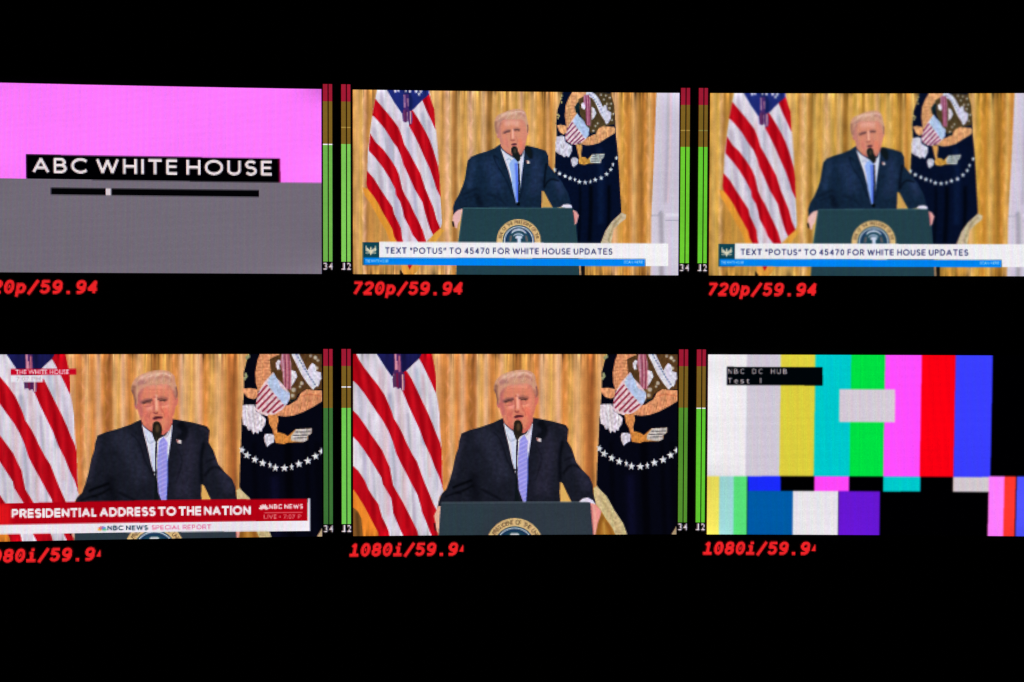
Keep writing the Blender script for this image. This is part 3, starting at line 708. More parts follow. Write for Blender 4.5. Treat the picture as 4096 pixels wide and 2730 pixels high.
def mid_picture(warm, blurred=0.0):
    p = Pic(0, 0, NPX, 161, cellv=PICH / 161)
    M = framer(1390, 340, .595, Q_MID); Z1 = framer(1380, 300, .30612, Q_MID); Z3 = framer(1380, 760, .30612, Q_MID)
    k = lambda x: (x - 1413) / 1304.
    G, LG, PK, DB, AM, YL = (196, 142, 60), (220, 182, 112), (228, 188, 146), (128, 84, 26), (196, 126, 36), (212, 166, 62)
    curtain(p, [(k(1413), G), (k(1430), LG), (k(1447), YL), (k(1455), PK), (k(1468), (150, 100, 44)), (k(1480), G), (k(1750), LG), (k(1765), G), (k(1788), PK), (k(1800), LG), (k(1812), (170, 116, 46)), (k(1821), DB), (k(1832), LG), (k(1858), YL), (k(1875), PK), (k(1895), LG), (k(1915), YL), (k(1930), PK), (k(1940), LG), (k(1950), DB), (k(1962), (140, 92, 30)), (k(1972), LG), (k(1990), YL), (k(2005), LG), (k(2016), YL), (k(2026), (146, 98, 32)), (k(2038), LG), (k(2060), YL), (k(2082), PK), (k(2098), YL), (k(2130), LG), (k(2150), YL), (k(2164), G), (k(2176), DB), (k(2188), LG), (k(2200), (176, 110, 34)), (k(2222), LG), (k(2300), YL), (k(2440), G), (k(2458), PK), (k(2480), YL), (k(2515), AM), (k(2535), LG), (k(2556), (176, 116, 36)), (k(2568), DB), (k(2582), AM), (k(2597), LG), (k(2614), (200, 130, 50)), (k(2720), G)], warm, 23)
    # white pillar with its moulding
    p.fr = M
    p.fill([(2078, 40), (2250, 40), (2250, 1300), (2035, 1300), (2040, 900), (2060, 500)], (206, 198, 216), 'pillar')
    p.line([(2092, 50), (2074, 500), (2052, 900), (2048, 1290)], 16, (226, 208, 214), soft=7, a=.5, only=['pillar'])
    p.line([(2160, 50), (2150, 450), (2136, 800)], 20, (160, 152, 166), soft=9, a=.6, only=['pillar'])
    p.line([(2178, 50), (2168, 450), (2154, 800)], 8, (232, 196, 204), soft=3, a=.7, only=['pillar'])
    p.line([(2105, 860), (2110, 1060), (2108, 1290)], 30, (148, 144, 152), soft=7, a=.7, only=['pillar'])
    p.line([(2040, 884), (2090, 884), (2108, 850)], 7, (150, 150, 166), soft=2, a=.8, only=['pillar'], smooth=False)
    p.line([(2136, 880), (2240, 880)], 20, (230, 226, 240), soft=4, a=.8, only=['pillar'], smooth=False)
    p.line([(2136, 916), (2240, 918)], 6, (146, 146, 166), soft=2, a=.8, only=['pillar'], smooth=False)
    # striped flag
    p.fr = Z1
    E = lambda l: [(x, y + 1502.7) for x, y in l]
    p.fill([(420, 190), (1090, 205), (1130, 380), (1165, 600), (1190, 800), (1205, 1000), (1215, 1200), (1225, 1400), (1235, 1568)] + E([(1250, 250), (1262, 450), (1240, 520), (1145, 600), (1060, 690), (1000, 760), (730, 760), (690, 690), (590, 560), (490, 400), (430, 280), (370, 150), (300, 0)]) + [(285, 1450), (300, 1000), (335, 700), (365, 480), (395, 320)], WHT, 'striped_flag')
    flag_shading(p, [([(x, y0), (x + 70, (y0 + y1) / 2), (x + 150, y1)], w, col, a, so) for x, y0, y1, w, col, a, so in [
        (460, 220, 1500, 50, (188, 182, 208), .5, 8), (560, 500, 2100, 60, (176, 178, 210), .55, 9), (700, 600, 2200, 40, (232, 190, 202), .5, 8), (820, 700, 2200, 50, (182, 180, 208), .55, 8),
        (930, 800, 2200, 30, (228, 196, 206), .5, 6), (1000, 500, 1500, 50, (184, 190, 216), .5, 8), (1090, 600, 2000, 36, (190, 184, 210), .5, 7), (380, 700, 1900, 50, (196, 186, 206), .5, 8)]])
    R = [
        [(395, 325), (500, 450), (600, 570), (690, 690), (735, 800), (770, 920), (830, 1020), (900, 1150), (980, 1300), (1045, 1502)] + E([(1100, 130), (1150, 250), (1190, 400), (1240, 515), (1145, 600), (1110, 530), (1080, 440), (1040, 300), (1010, 180), (960, 90)]) + [(905, 1502), (830, 1330), (760, 1180), (730, 1070), (680, 960), (620, 880), (520, 720), (420, 600), (357, 540)],
        [(330, 780), (400, 890), (500, 990), (590, 1110), (660, 1220), (700, 1310), (745, 1502)] + E([(780, 80), (840, 180), (900, 310), (960, 430), (1010, 540), (1055, 690), (1080, 760), (990, 760), (950, 690), (880, 600), (840, 500), (770, 370), (750, 270), (720, 170), (665, 80)]) + [(655, 1502), (580, 1360), (500, 1230), (400, 1100), (312, 1000)],
        [(290, 1265), (380, 1370), (460, 1502)] + E([(540, 120), (620, 240), (640, 330), (690, 430), (730, 520), (740, 620), (755, 690), (770, 760), (700, 760), (680, 690), (640, 620), (620, 530), (560, 420), (490, 300), (430, 180), (370, 90)]) + [(300, 1502), (282, 1440)],
        [(830, 485), (880, 475), (960, 600), (1040, 740), (1100, 860), (1150, 1000), (1210, 1200), (1230, 1340), (1235, 1502)] + E([(1245, 110), (1190, 0)]) + [(1160, 1400), (1100, 1230), (1020, 1060), (960, 920), (900, 800), (830, 670)],
        [(1080, 205), (1130, 380), (1160, 460), (1168, 600), (1176, 725), (1120, 600), (1070, 500), (1005, 345)]]
    for r_ in R: p.fill(r_, RED, 'striped_flag/red_stripe#')
    for x0 in (420, 560, 700, 860, 1000, 1130):
        p.line([(x0 - 90, 250), (x0, 1100), (x0 + 120, 2200)], 36, (132, 0, 12), soft=7, a=.62, only=['striped_flag/red_stripe'])
        p.line([(x0 - 40, 250), (x0 + 50, 1100), (x0 + 170, 2200)], 24, (224, 32, 44), soft=6, a=.5, only=['striped_flag/red_stripe'])
    p.fill(E([(230, -20), (300, 0), (370, 90), (430, 180), (490, 300), (560, 420), (620, 530), (640, 620), (700, 760), (610, 760), (590, 690), (540, 560), (470, 440), (400, 310), (330, 180), (260, 90)]), (226, 150, 52), 'striped_flag/fringe#')
    p.fill(E([(1240, 515), (1290, 545), (1180, 690), (1140, 760), (1070, 760), (1100, 680), (1145, 600)]), (222, 158, 62), 'striped_flag/fringe#')
    p.fill([(535, 190), (1088, 205), (1092, 270), (1000, 345), (900, 450), (870, 475), (830, 490), (760, 520), (740, 515), (640, 370)], (28, 40, 112), 'striped_flag/canton')
    p.line([(800, 210), (860, 330), (850, 460)], 40, (10, 20, 60), soft=6, a=.6, only=['striped_flag/canton'])
    for x, y in ((655, 222), (695, 214), (790, 216), (845, 222), (925, 226), (962, 262), (985, 228)): p.star(x, y, 34, (214, 212, 232), 'striped_flag/canton_star#', sx=.8)
    p.fill([(762, 262), (826, 262), (830, 470), (872, 500), (880, 600), (866, 655), (838, 664), (822, 612), (790, 634), (756, 620), (746, 530), (766, 440)], (70, 40, 104), 'striped_flag/tassel')
    for x, y0, y1, w, c in ((770, 270, 440, 16, (206, 150, 178)), (815, 320, 420, 14, (214, 150, 166)), (745, 380, 398, 22, (222, 190, 206)), (770, 470, 620, 12, (150, 60, 90)), (795, 470, 630, 10, (70, 24, 60)), (850, 480, 650, 18, (226, 178, 184)), (810, 500, 620, 10, (200, 150, 170))):
        p.line([(x, y0), (x + 3, (y0 + y1) / 2), (x + 4, y1)], w, c, soft=1.8, a=.98, only=['striped_flag/tassel'])
    # tip of the flag below the caption
    p.fr = Z3
    p.fill([(720, 960), (1010, 960), (960, 1050), (900, 1125), (770, 1125)], (226, 156, 62), 'striped_flag/fringe#')
    p.fill([(800, 960), (895, 960), (842, 1062)], RED, 'striped_flag/red_stripe#')
    p.fill([(720, 1060), (770, 1125), (720, 1125)], (20, 14, 10), 'curtain')
    # dark emblem flag
    p.fr = M
    p.fill([(1447, 40), (1430, 110), (1408, 170), (1400, 260), (1404, 350), (1395, 450), (1390, 570), (1400, 640), (1440, 690), (1470, 740), (1490, 900), (1530, 950), (1545, 1080), (1700, 1080), (1730, 990), (1770, 930), (1840, 862), (1830, 700), (1822, 560), (1812, 420), (1802, 330), (1797, 200), (1778, 120), (1765, 40)], (5, 14, 38), 'emblem_flag')
    for x, w in ((1632, 26), (1755, 22), (1560, 14)):
        p.line([(x, 680), (x, 850), (x - 10, 1060)], w, (1, 3, 9), soft=6, a=.8, only=['emblem_flag'])
    p.line([(1690, 420), (1700, 640), (1700, 940)], 40, (12, 30, 66), soft=9, a=.6, only=['emblem_flag'])
    for x, y in ((1438, 76), (1432, 96), (1436, 120), (1410, 204), (1412, 226), (1418, 212)):
        p.ell(x, y, 6, 8, (170, 160, 108), 'emblem_flag/fringe#')
    p.fill([(1840, 864), (1872, 878), (1868, 905), (1830, 935), (1790, 975), (1768, 1080), (1695, 1080), (1730, 990), (1770, 930)], (196, 180, 150), 'emblem_flag/fringe#')
    p.line([(1840, 890), (1790, 950), (1750, 1060)], 14, (160, 140, 100), soft=3, a=.7, only=['emblem_flag/fringe'])
    tan = (216, 158, 108); eg = ['emblem_flag/eagle']
    p.fill([(1515, 40), (1485, 90), (1464, 140), (1458, 210), (1466, 270), (1480, 310), (1540, 200), (1530, 160), (1545, 120), (1612, 90), (1612, 40)], tan, 'emblem_flag/eagle')
    for j in range(10): p.line([(1460, 84 + j * 22), (1496, 78 + j * 22), (1535, 84 + j * 20)], 4, (160, 100, 66), soft=1.2, a=.55, only=eg)
    p.fill([(1403, 276), (1430, 270), (1472, 280), (1470, 325), (1448, 338), (1425, 322)], tan, 'emblem_flag/eagle')
    p.fill([(1550, 100), (1620, 60), (1700, 55), (1770, 62), (1792, 140), (1797, 240), (1793, 270), (1700, 285), (1668, 320), (1640, 335), (1610, 300), (1560, 200)], (74, 60, 36), 'emblem_flag/eagle')
    p.fill([(1525, 150), (1545, 120), (1560, 130), (1545, 200), (1532, 190)], (14, 34, 40), 'emblem_flag/eagle')
    for (x, y) in ((1702, 70), (1722, 102), (1742, 132), (1760, 160), (1750, 200), (1775, 240), (1680, 262), (1664, 280), (1650, 312), (1785, 200), (1770, 130), (1735, 76), (1762, 90)):
        p.ell(x, y, 7, 7, (200, 196, 190), soft=1.8, a=.85, only=eg)
    p.fill([(1568, 130), (1590, 118), (1600, 150), (1590, 170), (1572, 160)], (214, 210, 228), 'emblem_flag/eagle')
    p.fill([(1640, 150), (1660, 165), (1672, 195), (1655, 225), (1640, 240)], (218, 216, 230), 'emblem_flag/eagle')
    p.fill([(1630, 350), (1662, 332), (1690, 292), (1722, 280), (1796, 288), (1797, 328), (1740, 362), (1690, 394), (1640, 408), (1600, 410), (1565, 398), (1590, 360)], tan, 'emblem_flag/eagle')
    for j in range(11): p.line([(1590 + j * 18, 408 - max(0, j - 3) * 9), (1604 + j * 17, 360 - j * 5)], 4, (172, 104, 66), soft=1.2, a=.5, only=eg, smooth=False)
    p.fill([(1640, 322), (1672, 318), (1668, 336), (1642, 338)], (10, 24, 34), 'emblem_flag/eagle')
    p.line([(1602, 60), (1650, 78), (1680, 118), (1712, 190), (1745, 240)], 34, (208, 210, 228), 'emblem_flag/scroll')
    for j in range(11):
        t = j / 10.; p.ell(1625 + 112 * t, 66 + 160 * t ** 1.25, 5, 4, (56, 80, 140), soft=1.2, a=.85, only=['emblem_flag/scroll'])
    p.fill([(1712, 160), (1722, 140), (1740, 140), (1744, 172), (1772, 190), (1768, 230), (1750, 262), (1735, 268), (1720, 230)], (206, 204, 226), 'emblem_flag/scroll')
    p.fill([(1586, 70), (1624, 70), (1632, 120), (1632, 282), (1602, 272), (1598, 160), (1585, 120)], (160, 96, 124), 'emblem_flag/tassel')
    for x, c in ((1594, (206, 160, 184)), (1604, (100, 24, 64)), (1612, (214, 140, 160)), (1622, (104, 14, 50)), (1630, (200, 160, 180))):
        p.line([(x - 4, 76), (x + 2, 180), (x, 280)], 5, c, soft=1.3, a=.75, only=['emblem_flag/tassel'])
    p.fill([(1541, 193), (1556, 216), (1585, 245), (1600, 276), (1622, 296), (1620, 340), (1604, 362), (1570, 392), (1530, 406), (1500, 402), (1466, 380), (1460, 350), (1474, 300), (1500, 250)], (226, 204, 210), 'emblem_flag/shield')
    p.fill([(1541, 193), (1556, 216), (1590, 245), (1604, 276), (1624, 300), (1618, 346), (1597, 367), (1576, 339), (1561, 318), (1545, 298), (1530, 277), (1512, 250)], (172, 194, 228), soft=1.2, only=['emblem_flag/shield'])
    for A_, B_ in (((1468, 315), (1512, 256)), ((1464, 347), (1530, 279)), ((1470, 381), (1545, 300)), ((1489, 398), (1561, 320)), ((1514, 403), (1576, 341)), ((1541, 398), (1590, 362))):
        p.line([A_, B_], 8.5, (104, 14, 62), smooth=False, soft=.9, a=.92, only=['emblem_flag/shield'])
    p.fill([(1401, 352), (1440, 345), (1456, 352), (1462, 388), (1506, 416), (1506, 450), (1495, 470), (1484, 492), (1470, 480), (1455, 492), (1440, 478), (1420, 470), (1395, 452), (1394, 400)], (208, 206, 222), 'emblem_flag/eagle')
    for j in range(4): p.line([(1410 + j * 18, 390), (1425 + j * 18, 470)], 4, (160, 156, 182), soft=1.2, a=.5, only=eg, smooth=False)
    p.fill([(1532, 404), (1572, 400), (1574, 430), (1568, 470), (1572, 500), (1556, 506), (1548, 470)], (206, 150, 84), 'emblem_flag/eagle')
    p.fill([(1498, 510), (1506, 494), (1530, 490), (1546, 505), (1545, 535), (1520, 556), (1508, 550)], (200, 200, 216), 'emblem_flag/eagle')
    p.fill([(1548, 505), (1570, 488), (1596, 490), (1612, 505), (1640, 472), (1726, 466), (1722, 490), (1705, 505), (1700, 530), (1620, 532), (1590, 542), (1555, 535)], (204, 148, 62), 'emblem_flag/eagle')
    p.fill([(1626, 500), (1642, 470), (1726, 466), (1722, 490), (1702, 508), (1700, 532), (1630, 528)], (186, 194, 190), soft=1.5, only=eg)
    for pts in ([(1640, 484), (1720, 482)], [(1634, 500), (1704, 498)], [(1636, 516), (1694, 514)]): p.line(pts, 4, (10, 26, 44), soft=1, a=.8, only=eg, smooth=False)
    for x, y, sx in ((1390, 575, .8), (1422, 600, 1), (1460, 617, .9), (1493, 632, .95), (1526, 642, .6), (1556, 656, 1), (1595, 660, 1), (1630, 655, .7), (1663, 643, 1), (1703, 630, 1), (1740, 604, .95), (1767, 574, .8), (1783, 540, .6), (1806, 496, .7)):
        p.star(x, y, 19, (206, 216, 224), 'emblem_flag/star#', sx=sx)
    # person
    suit = ['person/suit_jacket']
    p.fill([(1023, 402), (985, 430), (930, 452), (870, 470), (828, 488), (805, 512), (797, 560), (785, 640), (768, 690), (745, 745), (718, 790), (706, 830), (708, 880), (735, 858), (772, 838), (1302, 838), (1303, 716), (1318, 720), (1345, 775), (1378, 832), (1440, 824), (1500, 826), (1495, 790), (1478, 730), (1440, 660), (1385, 588), (1350, 545), (1346, 480), (1330, 448), (1280, 430), (1205, 412), (1180, 420)], (18, 36, 58), 'person/suit_jacket')
    for pts, w, col, a, so in [
        ([(850, 500), (830, 600), (810, 700)], 34, (36, 56, 90), .7, 12), ([(930, 500), (980, 600), (1010, 720)], 90, (32, 50, 84), .75, 18),
        ([(1240, 480), (1270, 600), (1240, 740)], 70, (34, 50, 84), .75, 16), ([(1400, 640), (1440, 740)], 50, (38, 54, 90), .8, 12),
        ([(1335, 530), (1322, 620), (1318, 700)], 14, (4, 9, 20), .85, 4), ([(1320, 690), (1360, 640), (1420, 650)], 9, (4, 9, 20), .85, 3),
        ([(870, 730), (880, 780), (900, 825)], 30, (3, 7, 16), .8, 14), ([(770, 745), (815, 725), (870, 700)], 8, (4, 9, 22), .6, 5),
        ([(780, 775), (830, 755), (870, 740)], 7, (4, 9, 22), .6, 5), ([(930, 740), (1000, 760), (1060, 810)], 8, (5, 10, 24), .55, 6),
        ([(1010, 500), (980, 480), (1000, 540), (1060, 640), (1110, 760)], 6, (4, 12, 28), .7, 2), ([(1190, 420), (1222, 440), (1230, 500)], 22, (3, 8, 16), .8, 5),
        ([(1170, 560), (1180, 660), (1160, 760)], 6, (5, 12, 28), .6, 2)]:
        p.line(pts, w, col, soft=so, a=a, only=suit)
    p.fill([(1024, 428), (1060, 462), (1095, 485), (1130, 505), (1172, 480), (1184, 432), (1182, 500), (1166, 620), (1150, 760), (1135, 790), (1110, 700), (1078, 580), (1045, 490)], (212, 216, 236), 'person/shirt')
    p.line([(1040, 460), (1075, 560), (1105, 660)], 12, (230, 226, 236), soft=4, a=.7, only=['person/shirt'])
    p.line([(1064, 512), (1082, 500), (1096, 512)], 4, (60, 100, 140), soft=1.5, a=.7, only=['person/shirt'])
    p.fill([(1096, 512), (1118, 498), (1142, 520), (1146, 620), (1148, 760), (1144, 800), (1130, 800), (1104, 690), (1096, 600), (1082, 540)], (146, 178, 240), 'person/necktie')
    p.line([(1128, 530), (1134, 640), (1138, 790)], 15, (68, 96, 232), soft=3, a=.8, only=['person/necktie'])
    p.fill([(1030, 400), (1035, 430), (1070, 462), (1120, 488), (1165, 474), (1188, 430), (1192, 380)], (204, 118, 108), 'person')
    p.fill([(1000, 270), (1003, 310), (1010, 350), (1020, 382), (1030, 420), (1055, 448), (1090, 466), (1130, 470), (1165, 455), (1186, 425), (1198, 380), (1208, 330), (1204, 280), (1190, 240), (1110, 222), (1030, 235)], (212, 138, 112), 'person', smooth=True)
    p.ell(1008, 345, 8, 18, (196, 122, 116), 'person')
    p.ell(1206, 322, 8, 20, (214, 134, 118), 'person')
    sh = lambda pts, w, col, a, so: p.line(pts, w, col, soft=so, a=a, only=['person'])
    sh([(1050, 262), (1100, 254), (1150, 264)], 40, (238, 176, 158), .7, 7)
    sh([(1016, 290), (1022, 350), (1040, 410)], 22, (190, 122, 116), .7, 5)
    sh([(1196, 300), (1192, 360), (1176, 420)], 16, (212, 130, 112), .6, 4)
    sh([(1150, 370), (1160, 400), (1156, 430)], 26, (236, 122, 96), .65, 6)
    sh([(1055, 365), (1070, 395), (1080, 430)], 26, (220, 130, 116), .6, 6)
    sh([(1108, 300), (1108, 340), (1108, 366)], 12, (246, 186, 170), .85, 2.5)
    sh([(1092, 330), (1094, 362)], 6, (176, 100, 96), .7, 2)
    sh([(1092, 372), (1106, 378), (1122, 372)], 7, (142, 70, 72), .9, 1.6)
    sh([(1126, 350), (1138, 372), (1138, 392)], 5, (190, 104, 94), .6, 1.8)
    sh([(1046, 328), (1066, 318), (1092, 312)], 9, (104, 66, 70), .9, 1.6)
    sh([(1114, 308), (1134, 304), (1154, 308)], 9, (110, 70, 70), .9, 1.6)
    sh([(1056, 336), (1078, 332)], 4, (180, 110, 104), .7, 1.5)
    sh([(1124, 320), (1146, 320)], 4, (190, 112, 100), .7, 1.5)
    sh([(1038, 330), (1062, 314), (1094, 308)], 14, (140, 92, 88), .7, 4)
    sh([(1112, 302), (1136, 298), (1160, 306)], 13, (146, 94, 86), .7, 4)
    sh([(1050, 328), (1070, 320), (1090, 316)], 6, (60, 36, 42), .9, 2)
    sh([(1118, 311), (1136, 308), (1152, 312)], 6, (64, 38, 42), .9, 2)
    sh([(1060, 450), (1100, 470), (1140, 468)], 14, (186, 104, 94), .7, 5)
    sh([(1182, 400), (1172, 440), (1150, 462)], 12, (196, 108, 94), .7, 5)
    sh([(1070, 380), (1066, 400), (1076, 424)], 6, (184, 104, 94), .6, 3)
    p.fill([(1094, 408), (1106, 398), (1126, 396), (1138, 402), (1130, 410), (1108, 412)], (78, 36, 50), soft=1.4, a=.95, only=['person'])
    sh([(1098, 416), (1116, 416), (1134, 412)], 6, (206, 116, 112), .8, 1.5)
    p.fill([(986, 300), (984, 262), (990, 230), (1006, 208), (1035, 194), (1075, 177), (1115, 167), (1152, 166), (1184, 178), (1198, 204), (1206, 240), (1214, 275), (1213, 315), (1204, 330), (1198, 290), (1186, 255), (1160, 236), (1110, 238), (1060, 236), (1030, 252), (1014, 280), (1008, 330), (1000, 345)], (204, 154, 128), 'person/hair', smooth=True)
    hs = lambda pts, w, col, a, so: p.line(pts, w, col, soft=so, a=a, only=['person/hair'])
    hs([(994, 250), (993, 290), (1000, 330)], 18, (142, 98, 84), .75, 4)
    hs([(1010, 252), (1040, 238), (1060, 236)], 18, (168, 120, 116), .7, 4)
    hs([(1030, 212), (1080, 196), (1130, 192)], 18, (232, 192, 170), .8, 4)
    hs([(1140, 200), (1170, 200), (1190, 222)], 12, (176, 124, 116), .7, 3)
    hs([(1120, 186), (1160, 184), (1185, 196)], 7, (232, 192, 186), .7, 2)
    hs([(1206, 270), (1210, 300), (1206, 324)], 10, (126, 80, 76), .8, 2)
    for j in range(7): hs([(1010 + j * 24, 236 - j), (1035 + j * 22, 212 - j), (1060 + j * 20, 196 - j)], 3.5, (180, 134, 130) if j % 2 else (234, 200, 196), .5, 1.2)
    for pts, w, c in (([(1014, 290), (1030, 258), (1070, 244), (1130, 242), (1170, 246), (1194, 280)], 10, (198, 130, 118)), ([(1008, 330), (1012, 290), (1030, 260)], 10, (160, 108, 104))):
        p.line(pts, w, c, soft=4, a=.7, only=['person', 'person/hair'])
    p.fill([(1196, 512), (1218, 514), (1222, 532), (1204, 534)], (226, 208, 204), 'person/lapel_pin')
    p.ell(1200, 520, 6, 8, (150, 60, 66), soft=1.5, a=.7, only=['person/lapel_pin'])
    p.fill([(1140, 530), (1150, 530), (1156, 660), (1150, 800), (1142, 800), (1144, 660)], (8, 20, 30), 'microphone')
    p.fill([(1096, 450), (1100, 426), (1118, 416), (1136, 426), (1144, 455), (1158, 480), (1156, 508), (1142, 522), (1126, 506), (1110, 486)], (22, 28, 28), 'microphone', smooth=True)
    p.fill([(1186, 440), (1196, 424), (1214, 422), (1232, 444), (1238, 476), (1226, 500), (1206, 480)], (14, 22, 28), 'microphone', smooth=True)
    p.ell(1122, 448, 9, 18, (84, 70, 56), soft=3, a=.7, only=['microphone'])
    p.ell(1144, 806, 12, 13, (3, 8, 12), 'microphone')
    # curtain between body and arm
    p.fill([(1303, 720), (1316, 724), (1340, 775), (1376, 834), (1300, 834)], (206, 160, 86), 'curtain')
    p.fill([(770, 838), (742, 846), (722, 862), (705, 888), (702, 915), (714, 945), (722, 968), (732, 972), (738, 940), (752, 920), (762, 880)], (232, 182, 178), 'person/hand#')
    p.line([(704, 925), (712, 960)], 12, (8, 8, 10), soft=1.5, a=.9, only=['person/hand', 'curtain'])
    p.fill([(772, 830), (1500, 830), (1518, 842), (1530, 900), (1536, 980), (1545, 1080), (1558, 1300), (725, 1300), (740, 1070), (756, 950)], (34, 63, 73), 'lectern')
    p.line([(772, 832), (1500, 832)], 5, (78, 122, 134), soft=1.5, a=.8, only=['lectern'], smooth=False)
    p.line([(772, 850), (758, 950), (744, 1070)], 8, (50, 98, 112), soft=2.5, a=.6, only=['lectern'])
    p.fill([(1430, 826), (1448, 810), (1480, 806), (1502, 814), (1508, 832), (1470, 832)], (226, 220, 238), 'person/shirt_cuff')
    p.fill([(1512, 846), (1536, 856), (1552, 884), (1546, 905), (1538, 935), (1524, 948), (1520, 900)], (224, 158, 156), 'person/hand#')
    p.line([(1516, 860), (1524, 930)], 6, (180, 70, 84), soft=1.5, a=.8, only=['person/hand'], smooth=False)
    seal(p, 1147, 1057, 149, 108, 'SEAL OF THE PRESIDENT OF THE', .06)
    w = (206, 214, 232); sl = ['lectern/seal']
    p.line([(1098, 1004), (1118, 986), (1147, 980), (1176, 986), (1196, 1004)], [8, 15, 8], w, only=sl, a=.95)
    p.line([(1112, 1024), (1130, 1010), (1160, 1010), (1178, 1022)], [6, 12, 6], (180, 196, 220), only=sl, a=.9)
    p.fill([(1132, 1020), (1166, 1020), (1172, 1034), (1160, 1040), (1160, 1070), (1138, 1070), (1138, 1042), (1122, 1036)], w, only=sl)
    p.line([(1096, 1020), (1090, 1060)], 12, (150, 110, 100), only=sl, a=.7, soft=2, smooth=False)
    p.line([(1196, 1020), (1204, 1060)], 12, (150, 110, 100), only=sl, a=.7, soft=2, smooth=False)
    # dark post right of the lectern, below the caption
    p.rect(1560, 1200, 1592, 1300, (14, 14, 14), 'curtain')
    p.rect(1556, 1200, 1566, 1300, (226, 170, 120), soft=2, a=.9, only=['curtain'])
    shade(p, ['person/suit_jacket'], .06, 3, 3, 5)
    shade(p, ['lectern'], .02, 1.6, 1.6, 4)
    shade(p, ['emblem_flag/eagle'], .055, 1.2, 3.5, 8, (1, 1.1, 1.2))
    shade(p, ['striped_flag'], .035, 3, 20, 9)
    shade(p, ['emblem_flag'], .05, 2, 2, 10)
    if blurred: p.rgb = blur(p.rgb, blurred, blurred)
    # caption
    CB = 'caption_banner'
    p.rect(105, 1066, 214, 1222, (14, 66, 80), CB + '/crest')
    p.fill([(214, 1062), (2150, 1072), (2156, 1080), (2154, 1222), (2148, 1227), (2002, 1226), (2002, 1176), (214, 1168)], (238, 236, 240), CB)
    p.fill([(112, 1170), (2000, 1178), (1998, 1228), (112, 1218)], (0, 132, 240), CB + '/blue_strip')
    # crest: eagle with raised wings
    cr = (222, 214, 186)
    for sgn in (-1, 1):
        X = lambda x: 160 + sgn * x
        for j in range(4):
            p.line([(X(10), 1130 - j * 4), (X(24 + j * 2), 1128 - j * 9), (X(36 - j * 2), 1116 - j * 9)], 5, cr, CB + '/crest')
        p.line([(X(8), 1136), (X(24), 1142), (X(34), 1134)], 5, cr, CB + '/crest')
    p.ell(160, 1106, 6, 8, cr, CB + '/crest'); p.ell(160, 1128, 11, 15, cr, CB + '/crest'); p.fill([(152, 1140), (168, 1140), (160, 1156)], cr, CB + '/crest')
    p.letters('TEXT “POTUS” TO 45470 FOR WHITE HOUSE UPDATES', 254, 1778, 1101, 1142, (20, 28, 84), CB + '/caption_text', wt=.15, slope=.004, gap=.24)
    p.text('THE WHITE HOUSE', 124, 274, 1184, 1201, (196, 226, 250), CB + '/caption_text', bold=.02, a=.9)
    p.text('SCAN HERE', 1856, 1984, 1190, 1207, (196, 226, 250), CB + '/caption_text', bold=.02, a=.9)
    if blurred: p.rgb = blur(p.rgb, 1.1, 1.1)
    return p


# ------------------------------------------------------------------ the six monitors
def slab(name, X0, X1, Z0, Z1, thick, mat, parent=None, nseg=24, front=0.0, kind=None):
    xs = np.linspace(X0, X1, nseg + 1)
    v = []
    for x in xs:
        for z, o in ((Z1, front), (Z0, front), (Z0, front - thick), (Z1, front - thick)):
            v.append(surf(x, z, o).tolist())
    f = []
    for i in range(nseg):
        a, b = i * 4, i * 4 + 4
        for k in range(4): f.append((a + k, a + (k + 1) % 4, b + (k + 1) % 4, b + k))
    f.append((3, 2, 1, 0)); f.append(tuple(nseg * 4 + k for k in range(4)))
    me = bpy.data.meshes.new(name); me.from_pydata(v, [], f); me.materials.append(mat); me.update()
    o = bpy.data.objects.new(name, me); COL.objects.link(o); o.parent = parent
    if kind: o['kind'] = kind
    return o


def monitor(tile, label):
    X0, Z0 = tile_origin(tile)
    g = .0015
    base = surf(X0 + .5, Z0 - PICH - .20, -0.03)
    t = bpy.data.objects.new('video_monitor', None); COL.objects.link(t)
    t.empty_display_size = .02
    # children are modelled in world space, so the root keeps the identity transform
    tag(t, label, 'monitor', 'monitors of the display wall')
    cx0, cx1 = X0 - (PITCH - 1) / 2 + g, X0 + 1 + (PITCH - 1) / 2 - g
    zt, zb = Z0 + .0225, Z0 + .0225 - ROWP + g
    slab('screen_glass', cx0, cx1, zb, zt, .002, M_BLACK, t)
    slab('casing', cx0 + .01, cx1 - .01, zb + .01, zt - .01, .03, M_CASE, t, front=-.0021)
    return t


